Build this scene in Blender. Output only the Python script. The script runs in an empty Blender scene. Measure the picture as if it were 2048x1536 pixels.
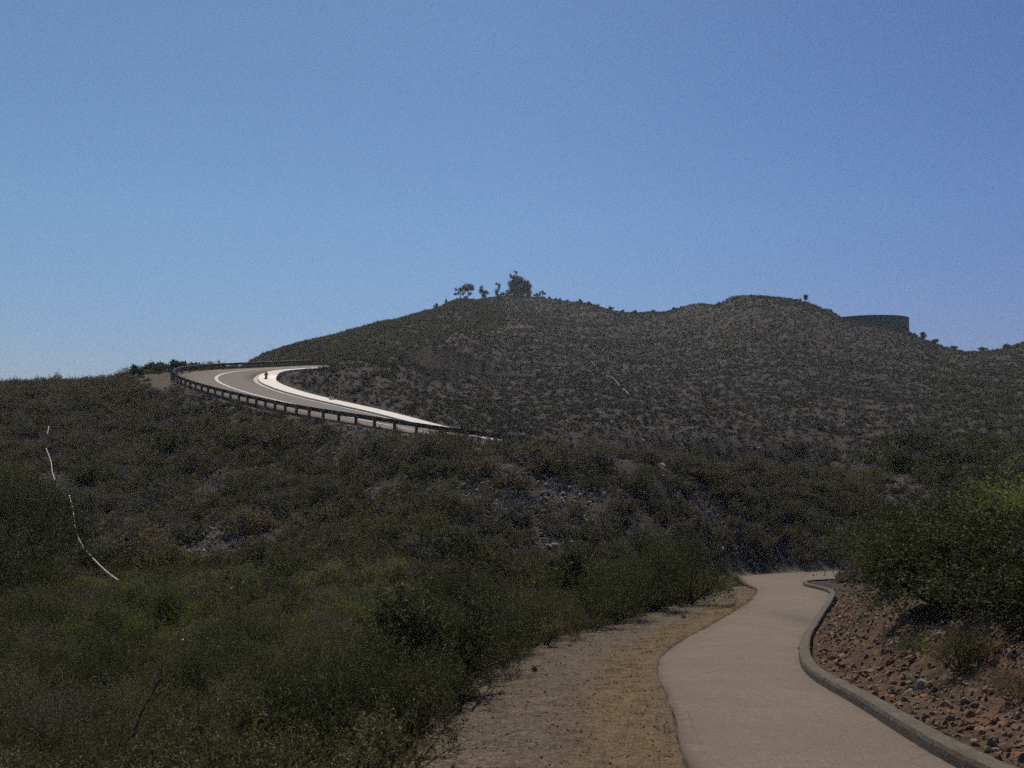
import bpy, math, random
import numpy as np
from mathutils import Vector, Euler

rng = np.random.default_rng(11)
random.seed(5)
SC = bpy.context.scene
COL = SC.collection
R = math.radians

# ------------------------------------------------------------------ frame
# Eye 1.6 m above the trail, level ground plane z = 0 under the viewer, +Y is uphill towards the hills.
F = 1926.0
EYE = 1.6
PITCH = math.atan((880 - 768) / F)
CP, SP = math.cos(PITCH), math.sin(PITCH)

def at(px, py, d):
    """survey helper: the point seen in direction (px,py) that lies d metres away (horizontal depth)"""
    a, b = (px - 1024) / F, (768 - py) / F
    Y = CP - SP * b
    Z = SP + CP * b
    return np.array([a / Y * d, d, EYE + Z / Y * d])

def hgt(py, d):
    return at(1024, py, d)[2]

def smooth(t):
    t = np.clip(t, 0, 1)
    return t * t * (3 - 2 * t)

# ------------------------------------------------------------------ noise
_perm = np.random.default_rng(3).random((256, 256))
def vnoise(x, y):
    xi, yi = np.floor(x).astype(int), np.floor(y).astype(int)
    fx, fy = smooth(x - xi), smooth(y - yi)
    a = _perm[xi & 255, yi & 255]; b = _perm[(xi + 1) & 255, yi & 255]
    c = _perm[xi & 255, (yi + 1) & 255]; d = _perm[(xi + 1) & 255, (yi + 1) & 255]
    return (a * (1 - fx) + b * fx) * (1 - fy) + (c * (1 - fx) + d * fx) * fy * 1.0
def fbm(x, y, o=4):
    s, a, t = 0, 1.0, 0
    for k in range(o):
        s = s + a * (vnoise(x * 2 ** k + 17.3 * k, y * 2 ** k + 9.1 * k) - .5); t += a; a *= .5
    return s / t

# ------------------------------------------------------------------ curves
def catmull(P, n):
    P = np.asarray(P, float)
    Q = np.vstack([2 * P[0] - P[1], P, 2 * P[-1] - P[-2]])
    out = []
    for i in range(len(P) - 1):
        p0, p1, p2, p3 = Q[i:i + 4]
        for t in np.linspace(0, 1, n, endpoint=False):
            out.append(.5 * ((2 * p1) + (-p0 + p2) * t + (2 * p0 - 5 * p1 + 4 * p2 - p3) * t * t + (-p0 + 3 * p1 - 3 * p2 + p3) * t ** 3))
    out.append(P[-1])
    return np.array(out)

def resample(P, step):
    s = np.concatenate([[0], np.cumsum(np.linalg.norm(np.diff(P[:, :2], axis=0), axis=1))])
    n = max(2, int(round(s[-1] / step)) + 1)
    t = np.linspace(0, s[-1], n)
    return np.stack([np.interp(t, s, P[:, k]) for k in range(P.shape[1])], 1)

def side_normals(P):
    T = np.gradient(P[:, :2], axis=0)
    T /= np.linalg.norm(T, axis=1)[:, None]
    return np.stack([T[:, 1], -T[:, 0]], 1)        # to the right of travel

def smooth_poly(P, it=30):
    P = P.copy()
    for _ in range(it):
        P[1:-1] = P[1:-1] * .5 + (P[:-2] + P[2:]) * .25
    return P

# --- the mountain road: guardrail line, from lower right, round the hairpin and back
RAIL = [at(*p) for p in [
    (1700, 985, 79), (1560, 970, 70.5), (1420, 951, 63), (1270, 930, 58.5), (1130, 909, 57), (1014, 895, 57.5), (870, 875, 60), (760, 856, 63), (609, 833, 69),
    (521, 813.5, 76), (451, 797, 82), (401, 783, 87.5), (370, 773, 92), (347, 763, 97), (339, 754, 101.5), (344, 748, 105.5),
    (368, 743, 109.5), (410, 739.5, 113), (480, 736.5, 117), (560, 733.5, 121), (640, 729.5, 126), (700, 725, 132)]]
RAIL_START = at(1128, 909, 57)[:2]
RAILC = resample(smooth_poly(resample(catmull(RAIL, 12), .5), 120), .5)
NR = side_normals(RAILC)
NR = smooth_poly(NR, 30); NR /= np.linalg.norm(NR, axis=1)[:, None]
SR = np.concatenate([[0], np.cumsum(np.linalg.norm(np.diff(RAILC[:, :2], axis=0), axis=1))])
i_apex = int(np.argmin(RAILC[:, 0]))
_ss = float(SR[np.argmin(np.hypot(RAILC[:, 0] - RAIL_START[0], RAILC[:, 1] - RAIL_START[1]))])
ELEV = .012 + .062 * (1 - smooth((SR - _ss - 4) / 34)) + 0.062 * smooth((SR - (SR[i_apex] - 14)) / 26)       # banked towards the inside from the hairpin on

def road_pt(t, dz=0.0):
    """line at lateral distance t (m, inwards) from the guardrail"""
    P = RAILC.copy()
    P[:, :2] += NR * t
    P[:, 2] += dz - ELEV * t
    return P[:-16] if t > .5 else P

# --- the trail
PH_D = np.array([-30, 0, 8, 16, 25, 34, 41, 44, 47, 50, 56])
PH_H = np.array([-3.2 + 1.0, -1.6, -2.64, -3.68, -4.82, -5.66, -6.24, -6.46, -6.71, -7.0, -7.5]) + 1.6
def path_z(d):
    return np.interp(d, PH_D, PH_H)
def on_path(px, py):
    lo, hi = 3.0, 56.0
    for _ in range(50):
        m = (lo + hi) / 2
        if hgt(py, m) > path_z(m): lo = m
        else: hi = m
    return (px - 1024) / F * lo * 1.0, lo
_pl = [(1370, 1536), (1338, 1416), (1313, 1345), (1324, 1310), (1385, 1269), (1440, 1238), (1492, 1206), (1506, 1188)]
_pr = [(1896, 1536), (1708, 1416), (1609, 1350), (1590, 1312), (1601, 1271), (1623, 1240), (1647, 1206), (1652, 1188)]
LE = [(0.2, -30), (0.5, -10), (0.95, 0), (1.2, 4)] + [on_path(*p) for p in _pl]
RE = [(2.9, -30), (3.2, -10), (3.4, 0), (3.45, 4)] + [on_path(*p) for p in _pr]
LE += [(10.3, 41), (10.5, 44.2), (11.0, 47), (12.8, 49.5), (15.5, 51.6), (19, 53.2), (24, 54.4), (30, 55)]
RE += [(12.75, 40.6), (12.9, 42.8), (13.5, 45), (14.8, 46.9), (16.6, 48.6), (19.6, 50.2), (24.4, 51.4), (30, 52)]
LEc = catmull([(x, y, 0) for x, y in LE], 14); REc = catmull([(x, y, 0) for x, y in RE], 14)
PC = (LEc + REc) / 2
PHW = np.linalg.norm(LEc[:, :2] - REc[:, :2], axis=1) / 2
for P in (LEc, REc, PC):
    P[:, 2] = path_z(PC[:, 1])
NP_ = side_normals(PC)

def nearest(X, Y, P):
    """index of the nearest curve sample and its distance, chunked"""
    idx = np.empty(X.size, int); dist = np.empty(X.size)
    for a in range(0, X.size, 20000):
        dx = X[a:a + 20000, None] - P[None, :, 0]; dy = Y[a:a + 20000, None] - P[None, :, 1]
        d2 = dx * dx + dy * dy
        j = d2.argmin(1); idx[a:a + 20000] = j; dist[a:a + 20000] = np.sqrt(d2[np.arange(len(j)), j])
    return idx, dist

# ------------------------------------------------------------------ terrain
def pchip(x, y, xn):
    x = np.asarray(x, float); y = np.asarray(y, float)
    h = np.diff(x); dl = (y[1:] - y[:-1]) / (h if y.ndim == 1 else h[:, None])
    m = np.zeros_like(y)
    hh = h if y.ndim == 1 else h[:, None]
    w1, w2 = 2 * hh[1:] + hh[:-1], hh[1:] + 2 * hh[:-1]
    ok = dl[1:] * dl[:-1] > 0
    with np.errstate(divide='ignore', invalid='ignore'):
        mm = (w1 + w2) / (w1 / dl[:-1] + w2 / dl[1:])
    m[1:-1] = np.where(ok, mm, 0)
    m[0], m[-1] = dl[0], dl[-1]
    i = np.clip(np.searchsorted(x, xn) - 1, 0, len(x) - 2)
    t = (xn - x[i]) / h[i]
    H = h[i]
    if y.ndim > 1: t, H = t[:, None], H[:, None]
    return ((1 + 2 * t) * (1 - t) ** 2) * y[i] + t * (1 - t) ** 2 * H * m[i] + t * t * (3 - 2 * t) * y[i + 1] + t * t * (t - 1) * H * m[i + 1]

# every entry: distance -> either a height below/above the eye ('h') or the height seen at a sight line
def N(*hs):
    return [(d, 'h', h) for d, h in zip((2.5, 6, 10, 15, 20, 28), hs)]
PROF = {
 -500: N(-2.4, -3.1, -4.0, -4.8, -5.2, -5.6) + [(40, 1170), (55, 1060), (75, 935), (95, 830), (110, 800), (130, 'h', 3), (200, 'h', -5), (500, 'h', -40), (2500, 'h', -180)],
 0: N(-2.3, -3.0, -3.9, -4.6, -5.1, -5.6) + [(40, 1145), (55, 1012), (75, 888), (93, 792), (101, 780), (115, 'h', 6), (200, 'h', -3), (500, 'h', -40), (2500, 'h', -180)],
 180: N(-2.3, -3.0, -3.9, -4.6, -5.1, -5.6) + [(40, 1135), (55, 1000), (75, 880), (93, 785), (104, 770), (118, 'h', 6.5), (200, 'h', -3), (500, 'h', -40), (2500, 'h', -180)],
 330: N(-2.2, -2.9, -3.8, -4.6, -5.1, -5.6) + [(40, 1125), (60, 955), (80, 832), (92, 764), (104, 742), (114, 742), (125, 'h', 7), (220, 'h', 4), (500, 'h', -40), (2500, 'h', -180)],
 450: N(-2.1, -2.8, -3.7, -4.5, -5.0, -5.5) + [(40, 1110), (56, 955), (72, 832), (80, 786), (100, 755), (115, 733), (128, 740), (190, 'h', 10), (280, 'h', 17), (500, 'h', -30), (2500, 'h', -180)],
 520: N(-2.0, -2.7, -3.6, -4.5, -5.0, -5.5) + [(40, 1105), (54, 960), (68, 840), (75, 812), (92, 775), (105, 752), (118, 730), (132, 738), (190, 'h', 13), (280, 'h', 23.2), (500, 'h', -20), (2500, 'h', -180)],
 600: N(-2.0, -2.7, -3.6, -4.5, -5.0, -5.5) + [(40, 1098), (52, 965), (64, 850), (69, 832), (84, 795), (100, 765), (113, 741), (124, 728), (138, 735), (190, 'h', 16), (290, 698), (500, 'h', -10), (2500, 'h', -170)],
 700: N(-2.0, -2.6, -3.5, -4.4, -5.0, -5.5) + [(38, 1115), (50, 975), (60, 858), (65, 838), (80, 812), (92, 782), (104, 735), (110, 722), (116, 723), (128, 724), (140, 722), (165, 729), (200, 'h', 17.5), (310, 674), (520, 'h', 0), (2500, 'h', -170)],
 650: N(-2.0, -2.6, -3.5, -4.4, -5.0, -5.5) + [(39, 1105), (51, 970), (62, 855), (67, 836), (82, 802), (95, 775), (106, 745), (112, 732), (118, 731), (128, 728), (140, 728), (175, 735), (200, 'h', 17), (300, 686), (510, 'h', -5), (2500, 'h', -170)],
 790: N(-1.9, -2.5, -3.4, -4.3, -4.9, -5.5) + [(36, 1130), (48, 985), (57, 878), (61, 858), (74, 838), (90, 800), (108, 748), (122, 719), (135, 716), (155, 716), (190, 732), (320, 652), (520, 'h', 10), (2500, 'h', -170)],
 860: N(-1.9, -2.5, -3.3, -4.2, -4.9, -5.5) + [(35, 1140), (46, 985), (55, 893), (59.5, 873), (72, 852), (100, 800), (135, 744), (172, 698), (205, 718), (345, 634), (540, 'h', 20), (2500, 'h', -170)],
 920: N(-1.9, -2.5, -3.3, -4.2, -4.9, -5.6) + [(35, 1155), (45, 995), (54, 900), (58, 883), (70, 860), (100, 812), (150, 740), (205, 660), (240, 672), (370, 613), (550, 'h', 30), (2500, 'h', -170)],
 1024: N(-1.9, -2.5, -3.3, -4.3, -5.0, -5.8) + [(35, 1195), (42, 1075), (48, 968), (54.5, 895), (66, 880), (100, 829), (150, 764), (220, 690), (270, 648), (330, 622), (400, 604), (500, 'h', 48), (800, 'h', 10), (2500, 'h', -170)],
 1150: N(-1.9, -2.4, -3.2, -4.2, -4.9, -5.9) + [(36, 1205), (44, 1065), (49, 965), (52.5, 915), (55, 906), (66, 895), (100, 832), (150, 766), (220, 694), (300, 640), (390, 612), (500, 'h', 46), (800, 'h', 10), (2500, 'h', -170)],
 1300: N(-1.9, -2.3, -3.1, -4.0, -4.7, -5.9) + [(35, 1222), (42, 1160), (47, 1040), (51, 950), (54, 917), (57, 921), (68, 922), (74, 897), (82, 876), (120, 812), (180, 740), (250, 680), (345, 632), (450, 'h', 42), (800, 'h', 0), (2500, 'h', -170)],
 1400: N(-1.8, -2.3, -3.0, -3.8, -4.5, -5.5) + [(35, 1212), (44, 1165), (49.5, 1060), (54.5, 968), (58, 930), (61, 937), (74, 942), (81, 904), (88, 884), (120, 818), (180, 735), (250, 660), (310, 613), (400, 'h', 40), (800, 'h', 0), (2500, 'h', -170)],
 1480: N(-1.7, -2.2, -2.9, -3.6, -4.3, -5.2) + [(35, 'h', -5.8), (45, 1158), (48.5, 1139), (53.5, 1050), (59, 968), (62.5, 938), (66, 946), (79, 950), (85, 912), (93, 884), (110, 840), (150, 770), (210, 685), (280, 604), (350, 'h', 39), (800, 'h', 0), (2500, 'h', -170)],
 1580: N(-1.6, -2.1, -2.9, -3.4, -3.9, -4.8) + [(35, 'h', -5.6), (45, 1158), (52, 1142), (57, 1055), (63, 975), (67, 945), (71, 955), (84, 960), (90, 915), (98, 866), (110, 842), (150, 768), (210, 682), (285, 609), (350, 'h', 38), (800, 'h', 0), (2500, 'h', -170)],
 1700: N(-1.6, -2.1, -2.95, -2.95, -3.15, -4.1) + [(38, 'h', -5.6), (46, 'h', -6.6), (54, 1140), (60, 1055), (67, 985), (74, 952), (84, 935), (97, 875), (115, 832), (150, 776), (210, 700), (280, 650), (350, 'h', 31), (800, 'h', 0), (2500, 'h', -170)],
 1655: N(-1.6, -2.1, -2.92, -3.1, -3.4, -4.3) + [(37, 'h', -5.6), (46, 'h', -6.6), (53, 1141), (58.5, 1055), (65, 982), (71, 950), (79, 952), (88, 930), (97, 872), (112, 836), (150, 772), (210, 692), (282, 629), (350, 'h', 36), (800, 'h', 0), (2500, 'h', -170)],
 1820: N(-1.6, -2.1, -2.7, -2.7, -2.85, -3.8) + [(38, 'h', -5.2), (50, 'h', -6.8), (58, 1085), (66, 990), (72, 955), (82, 925), (98, 870), (115, 835), (150, 785), (210, 722), (275, 674), (350, 'h', 29), (800, 'h', -10), (2500, 'h', -170)],
 1950: N(-1.6, -2.1, -2.45, -2.45, -2.6, -3.5) + [(40, 'h', -5), (52, 'h', -6.5), (62, 1035), (72, 960), (84, 915), (98, 868), (115, 836), (150, 792), (210, 740), (265, 709), (350, 'h', 22), (800, 'h', -10), (2500, 'h', -170)],
 2080: N(-1.6, -2.0, -2.3, -2.2, -2.35, -3.2) + [(40, 'h', -4.8), (54, 'h', -6), (64, 1020), (74, 950), (86, 905), (100, 860), (120, 828), (150, 795), (210, 735), (310, 697), (400, 'h', 27), (800, 'h', -10), (2500, 'h', -170)],
 2600: N(-1.6, -1.7, -1.5, -1.3, -1.3, -2.0) + [(40, 'h', -3.5), (56, 'h', -4.5), (70, 970), (90, 890), (120, 820), (150, 795), (210, 720), (340, 640), (450, 'h', 40), (800, 'h', 0), (2500, 'h', -170)],
}
LD = np.linspace(math.log(1.0), math.log(2500), 420)
pxs = sorted(PROF)
prof = []
for p in pxs:
    ds, hs = [1.0], [0.0 - .05]
    for e in PROF[p]:
        ds.append(e[0]); hs.append(e[2] + EYE if len(e) == 3 else hgt(e[1], e[0]))
    prof.append(pchip(np.log(ds), np.array(hs), LD))
PHI_K = [math.atan((p - 1024) / F) for p in pxs]
back = np.interp(LD, np.log([1, 5, 20, 60, 300, 2500]), [0, .3, 1.2, 1.5, -10, -170])
sideL = prof[0] * .6 + back * .4; sideR = prof[-1] * .6 + back * .4
PHI_K = [-math.pi, -2.2, -1.35] + PHI_K + [1.35, 2.2, math.pi]
prof = [back, back, sideL] + prof + [sideR, back, back]
PHI_T = np.linspace(-math.pi, math.pi, 1601)
TAB = pchip(np.array(PHI_K), np.array(prof), PHI_T)            # [phi, logd]
KMIN = math.cos(R(49))

def base_height(X, Y):
    phi = np.arctan2(X, Y); r = np.hypot(X, Y)
    d = np.maximum(r * np.maximum(np.cos(phi), KMIN), 1.0)
    a = (phi + math.pi) / (2 * math.pi) * (len(PHI_T) - 1); b = (np.log(d) - LD[0]) / (LD[1] - LD[0])
    a = np.clip(a, 0, len(PHI_T) - 1.001); b = np.clip(b, 0, len(LD) - 1.001)
    i, j = a.astype(int), b.astype(int); fa, fb = a - i, b - j
    z = (TAB[i, j] * (1 - fa) + TAB[i + 1, j] * fa) * (1 - fb) + (TAB[i, j + 1] * (1 - fa) + TAB[i + 1, j + 1] * fa) * fb
    z = np.where(r < 1, TAB[i, 0], z)
    amp = np.clip((d - 4) / 30, 0, 1)
    z = z + amp * (.9 * fbm(X / 9, Y / 9, 4) + .35 * fbm(X / 2.2 + 50, Y / 2.2, 3))
    far = np.clip((d - 90) / 120, 0, 1)
    z = z + far * (2.6 * fbm(X / 38 + 7, Y / 95, 4) + 1.2 * fbm(X / 9, Y / 16, 3))
    return z

SHW = np.interp(np.arange(len(PC)), np.arange(len(PC)), np.full(len(PC), 1.0))
SHOULDER = np.interp(PC[:, 1], [-30, 0, 7.6, 12, 20, 30, 36, 42, 47], [2.7, 2.7, 2.7, 2.8, 2.9, 2.6, 2.1, 1.3, .5])

def carve(X, Y, Z):
    """cut the trail bench and the road bench into the slope; returns z and soil masks"""
    shape = X.shape
    X, Y, Z = X.ravel().copy(), Y.ravel().copy(), Z.ravel().copy()
    bare = np.zeros(X.size); straw = np.zeros(X.size); rub = np.zeros(X.size)
    m = (Y > -32) & (Y < 62) & (X > -8) & (X < 34) & (np.hypot(X, Y) < 65)
    k = np.flatnonzero(m)
    if k.size:
        j, ds = nearest(X[k], Y[k], PC)
        t = (X[k] - PC[j, 0]) * NP_[j, 0] + (Y[k] - PC[j, 1]) * NP_[j, 1]
        t = np.where(t >= 0, ds, -ds)
        hw = PHW[j]; zp = PC[j, 2]; sh = SHOULDER[j] * (1 + .25 * fbm(X[k] / .8, Y[k] / .8, 3))
        out = Z[k]
        nz = .05 * fbm(X[k] * 3, Y[k] * 3, 3)
        l = -t - hw
        zl = zp - .014 - .05 * np.clip(l, 0, 9) + nz * np.clip(l, 0, 1)
        wl = 1 - smooth((l - sh) / 1.6)
        zl2 = zl * wl + out * (1 - wl)
        r = t - hw
        zr = zp + .10 + nz
        wr = 1 - smooth((r - .35) / 1.5)
        nr = (.30 * fbm(X[k] * 1.1, Y[k] * 1.1, 4) + .12 * fbm(X[k] * 4.5, Y[k] * 3, 3)) * smooth((r - .3) / .8)
        zr2 = zr * wr + (np.maximum(out, zr - .4) + nr) * (1 - wr)
        zz = np.where(l > 0, zl2, np.where(r > .22, zr2, zp - .12))
        Z[k] = zz
        bare[k] = np.where(l > -.3, wl, 0)
        straw[k] = np.where(l > -.3, np.exp(-((l - .45 - .35 * fbm(X[k] / 1.3, Y[k] / 1.3, 3)) / .52) ** 2), 0) * (Y[k] < 40)
        rub[k] = np.where(r > 0, 1 - smooth((r - 2.2 - 1.5 * fbm(X[k] / 1.5, Y[k] / 1.5, 3)) / 1.8), 0) * (1 - smooth((Y[k] - 34) / 8))
    m = (Y > 35) & (Y < 165) & (X > -60) & (X < 40)
    k = np.flatnonzero(m)
    road = np.full(X.size, 99.0)
    if k.size:
        # nearest sample along the mid line of the road
        mid = road_pt(5.8)
        j, ds = nearest(X[k], Y[k], mid)
        t = (X[k] - mid[j, 0]) * NR[j, 0] + (Y[k] - mid[j, 1]) * NR[j, 1]
        t = np.where(np.abs(t) > .0, np.sign(t) * ds, ds)       # + is inside
        zr = RAILC[j, 2] - ELEV[j] * np.clip(t + 5.8, -1, 12.5)
        edge_out = -t - 6.6; edge_in = t - 5.6
        wid = np.where(RAILC[j, 0] > RAIL_START[0], 1.3, 3.2)
        w_out = 1 - smooth(edge_out / wid); w_in = 1 - smooth(edge_in / np.where(RAILC[j, 0] > RAIL_START[0] - 6, 9.0, 3.5))
        out = Z[k]
        lowered = np.where(RAILC[j, 0] > RAIL_START[0], out, np.minimum(out, zr - .02 + np.clip(edge_out, 0, 99) * .01))
        zz = np.where(edge_out > 0, zr * w_out + lowered * (1 - w_out) - .04,
             np.where(edge_in > 0, zr * w_in + out * (1 - w_in) - .02, zr - .28))
        fade = 1.0
        Z[k] = zz
        road[k] = np.maximum(edge_out, edge_in)
        bare[k] = np.maximum(bare[k], np.where(edge_out > -.8, np.clip(1 - (edge_out + .2) / 1.3, 0, 1), 0) * .9)
    return Z.reshape(shape), bare.reshape(shape), straw.reshape(shape), rub.reshape(shape), road.reshape(shape)

# orange cut face and the bare pull-off outside the hairpin
CUT = catmull([at(px, 700, d - 2) for px, d in [(836, 158), (852, 166), (870, 176), (892, 187), (922, 202), (957, 222), (1002, 246), (1045, 262)]], 10)
TURN = np.array([at(318, 757, 98)[:2], at(330, 768, 94)[:2], at(300, 747, 102)[:2], at(352, 776, 91)[:2]])
def ground(X, Y):
    Z, bare, straw, rub, road = carve(X, Y, base_height(X, Y))
    x, y = X.ravel(), Y.ravel()
    cut = np.zeros(x.size)
    k = np.flatnonzero((y > 130) & (y < 290) & (np.abs(x) < 60))
    if k.size:
        _, ds = nearest(x[k], y[k], CUT)
        cut[k] = np.clip(1 - (ds / (2.7 + 3.5 * fbm(x[k] / 3, y[k] / 3, 3))), 0, 1)
    tr = np.zeros(x.size)
    for c in TURN:
        tr = np.maximum(tr, 1 - smooth((np.hypot(x - c[0], y - c[1]) - 1.6) / 1.6))
    bare = np.maximum(bare, tr.reshape(X.shape) * .8)
    return Z, bare, straw, rub, cut.reshape(X.shape), road

# ------------------------------------------------------------------ mesh helpers
def mesh_np(name, V, Fc, mat=None, smooth_shade=False, attrs=None):
    """V (n,3), Fc (m,3|4) arrays or list of such arrays"""
    me = bpy.data.meshes.new(name)
    V = np.asarray(V, np.float32)
    fl = [np.asarray(f, np.int32) for f in (Fc if isinstance(Fc, list) else [Fc]) if len(f)]
    me.vertices.add(len(V)); me.vertices.foreach_set('co', V.ravel())
    nl = sum(f.size for f in fl); npol = sum(len(f) for f in fl)
    if npol:
        me.loops.add(nl); me.polygons.add(npol)
        me.loops.foreach_set('vertex_index', np.concatenate([f.ravel() for f in fl]))
        tot = np.concatenate([np.full(len(f), f.shape[1]) for f in fl])
        st = np.concatenate([[0], np.cumsum(tot)[:-1]])
        me.polygons.foreach_set('loop_start', st.astype(np.int32))
        me.polygons.foreach_set('use_smooth', np.full(npol, smooth_shade))
    for n, (typ, arr) in (attrs or {}).items():
        a = me.attributes.new(n, typ, 'POINT')
        a.data.foreach_set('vector' if typ == 'FLOAT_VECTOR' else 'value', np.asarray(arr).ravel())
    me.update(calc_edges=True)
    if mat is not None: me.materials.append(mat)
    return me

def obj(name, me, parent=None, **props):
    o = bpy.data.objects.new(name, me); COL.objects.link(o)
    if parent is not None: o.parent = parent
    for k, v in props.items():
        if v is not None: o[k] = v
    return o

def tagged(name, me, label, cat, group=None, loc=None, rot=None, scale=None):
    o = obj(name, me, label=label, category=cat, group=group)
    if loc is not None: o.location = loc
    if rot is not None: o.rotation_euler = rot
    if scale is not None: o.scale = scale
    return o

class MB:
    def __init__(s): s.v, s.f3, s.f4, s.n = [], [], [], 0
    def add(s, V, F3=(), F4=()):
        V = np.asarray(V, float)
        s.v.append(V)
        if len(F3): s.f3.append(np.asarray(F3, int) + s.n)
        if len(F4): s.f4.append(np.asarray(F4, int) + s.n)
        s.n += len(V)
    def box(s, c, h, rz=0.0, taper=1.0, bev=0.0):
        c, h = np.array(c, float), np.array(h, float)
        b = bev
        ring = []
        for (sx, sy) in ((1, 1), (-1, 1), (-1, -1), (1, -1)):
            if b:
                pts = [(sx * (h[0] - b), sy * h[1]), (sx * h[0], sy * (h[1] - b))]
                if sx * sy > 0: pts = pts[::-1]
                ring += pts
            else: ring.append((sx * h[0], sy * h[1]))
        ring = np.array(ring); n = len(ring)
        V = []
        for z, k in ((-h[2], 1), (h[2] - b, taper), (h[2], taper * (1 - (b / max(h[0], h[1]))))) if b else ((-h[2], 1), (h[2], taper)):
            V += [(x * k, y * k, z) for x, y in ring]
        V = np.array(V); ca, sa = math.cos(rz), math.sin(rz)
        V[:, :2] = V[:, :2] @ np.array([[ca, sa], [-sa, ca]])
        lv = len(V) // n
        F4 = [(k * n + i, k * n + (i + 1) % n, (k + 1) * n + (i + 1) % n, (k + 1) * n + i) for k in range(lv - 1) for i in range(n)]
        base = s.n
        s.add(V + c, F4=F4)
        cen = s.n
        s.add(np.array([c + [0, 0, h[2]], c - [0, 0, h[2]]]))
        t = (lv - 1) * n + base
        s.f3.append(np.array([(t + i, t + (i + 1) % n, cen) for i in range(n)]))
        s.f3.append(np.array([(base + (i + 1) % n, base + i, cen + 1) for i in range(n)]))
    def tube(s, P, r, n=6, cap=True):
        P = np.asarray(P, float); r = np.broadcast_to(r, len(P))
        T = np.gradient(P, axis=0); T /= np.linalg.norm(T, axis=1)[:, None] + 1e-9
        V = []
        for p, t, rr in zip(P, T, r):
            a = np.array([0, 0, 1.0]) if abs(t[2]) < .9 else np.array([1.0, 0, 0])
            u = np.cross(a, t); u /= np.linalg.norm(u); w = np.cross(t, u)
            for k in range(n):
                q = 2 * math.pi * k / n
                V.append(p + rr * (u * math.cos(q) + w * math.sin(q)))
        F4 = [(i * n + k, i * n + (k + 1) % n, (i + 1) * n + (k + 1) % n, (i + 1) * n + k) for i in range(len(P) - 1) for k in range(n)]
        b = s.n; s.add(V, F4=F4)
        if cap:
            c = s.n; s.add([P[0], P[-1]]); e = b + (len(P) - 1) * n
            s.f3.append(np.array([(b + (k + 1) % n, b + k, c) for k in range(n)] + [(e + k, e + (k + 1) % n, c + 1) for k in range(n)]))
    def lathe(s, prof, c=(0, 0, 0), n=14):
        V = [(c[0] + r * math.cos(2 * math.pi * k / n), c[1] + r * math.sin(2 * math.pi * k / n), c[2] + z) for r, z in prof for k in range(n)]
        F4 = [(i * n + k, i * n + (k + 1) % n, (i + 1) * n + (k + 1) % n, (i + 1) * n + k) for i in range(len(prof) - 1) for k in range(n)]
        s.add(V, F4=F4)
    def strip(s, rows):
        """rows: list of (n,3) lines joined across"""
        n = len(rows[0]); m = len(rows)
        V = np.concatenate(rows)
        F4 = [(k * n + i, (k + 1) * n + i, (k + 1) * n + i + 1, k * n + i + 1) for k in range(m - 1) for i in range(n - 1)]
        s.add(V, F4=F4)
    def mesh(s, name, mat, sm=False):
        fs = []
        if s.f3: fs.append(np.concatenate(s.f3))
        if s.f4: fs.append(np.concatenate(s.f4))
        return mesh_np(name, np.concatenate(s.v), fs, mat, sm)

# ------------------------------------------------------------------ materials
def new_mat(name):
    m = bpy.data.materials.new(name); m.use_nodes = True
    nt = m.node_tree; nt.nodes.clear()
    out = nt.nodes.new('ShaderNodeOutputMaterial'); b = nt.nodes.new('ShaderNodeBsdfPrincipled')
    nt.links.new(b.outputs[0], out.inputs[0])
    return m, nt, b, out

class NT:
    def __init__(s, nt): s.nt = nt
    def n(s, t, **kw):
        x = s.nt.nodes.new(t)
        for k, v in kw.items(): setattr(x, k, v)
        return x
    def put(s, sock, v):
        if hasattr(v, 'is_linked') or hasattr(v, 'links'): s.nt.links.new(v, sock)
        elif isinstance(v, tuple) and len(v) == 3 and sock.type == 'RGBA': sock.default_value = (*v, 1)
        else: sock.default_value = v
    def pos(s): return s.n('ShaderNodeNewGeometry').outputs['Position']
    def gen(s): return s.n('ShaderNodeTexCoord').outputs['Object']
    def noise(s, vec, scale, detail=4, rough=.6, out='Fac'):
        x = s.n('ShaderNodeTexNoise'); s.put(x.inputs['Vector'], vec)
        x.inputs['Scale'].default_value = scale; x.inputs['Detail'].default_value = detail; x.inputs['Roughness'].default_value = rough
        return x.outputs[out]
    def voro(s, vec, scale, out='Distance', feature='F1', rnd=1):
        x = s.n('ShaderNodeTexVoronoi', feature=feature); s.put(x.inputs['Vector'], vec); x.inputs['Scale'].default_value = scale
        x.inputs['Randomness'].default_value = rnd
        return x.outputs[out]
    def ramp(s, v, *stops):
        x = s.n('ShaderNodeValToRGB'); s.put(x.inputs[0], v)
        e = x.color_ramp.elements
        while len(e) < len(stops): e.new(.5)
        for k, (p, c) in enumerate(stops):
            e[k].position = p; e[k].color = (*c, 1) if isinstance(c, tuple) else (c, c, c, 1)
        return x.outputs[0]
    def mix(s, f, a, b, blend='MIX'):
        x = s.n('ShaderNodeMix', data_type='RGBA', blend_type=blend)
        s.put(x.inputs[0], f); s.put(x.inputs[6], a); s.put(x.inputs[7], b)
        return x.outputs[2]
    def math(s, op, a, b=0.0, clamp=False):
        x = s.n('ShaderNodeMath', operation=op, use_clamp=clamp); s.put(x.inputs[0], a); s.put(x.inputs[1], b)
        return x.outputs[0]
    def attr(s, name, typ='GEOMETRY'):
        x = s.n('ShaderNodeAttribute', attribute_name=name, attribute_type=typ)
        return x.outputs['Fac']
    def bump(s, h, strength, dist, normal=None):
        x = s.n('ShaderNodeBump'); s.put(x.inputs['Height'], h); x.inputs['Strength'].default_value = strength; x.inputs['Distance'].default_value = dist
        if normal is not None: s.put(x.inputs['Normal'], normal)
        return x.outputs[0]

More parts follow.
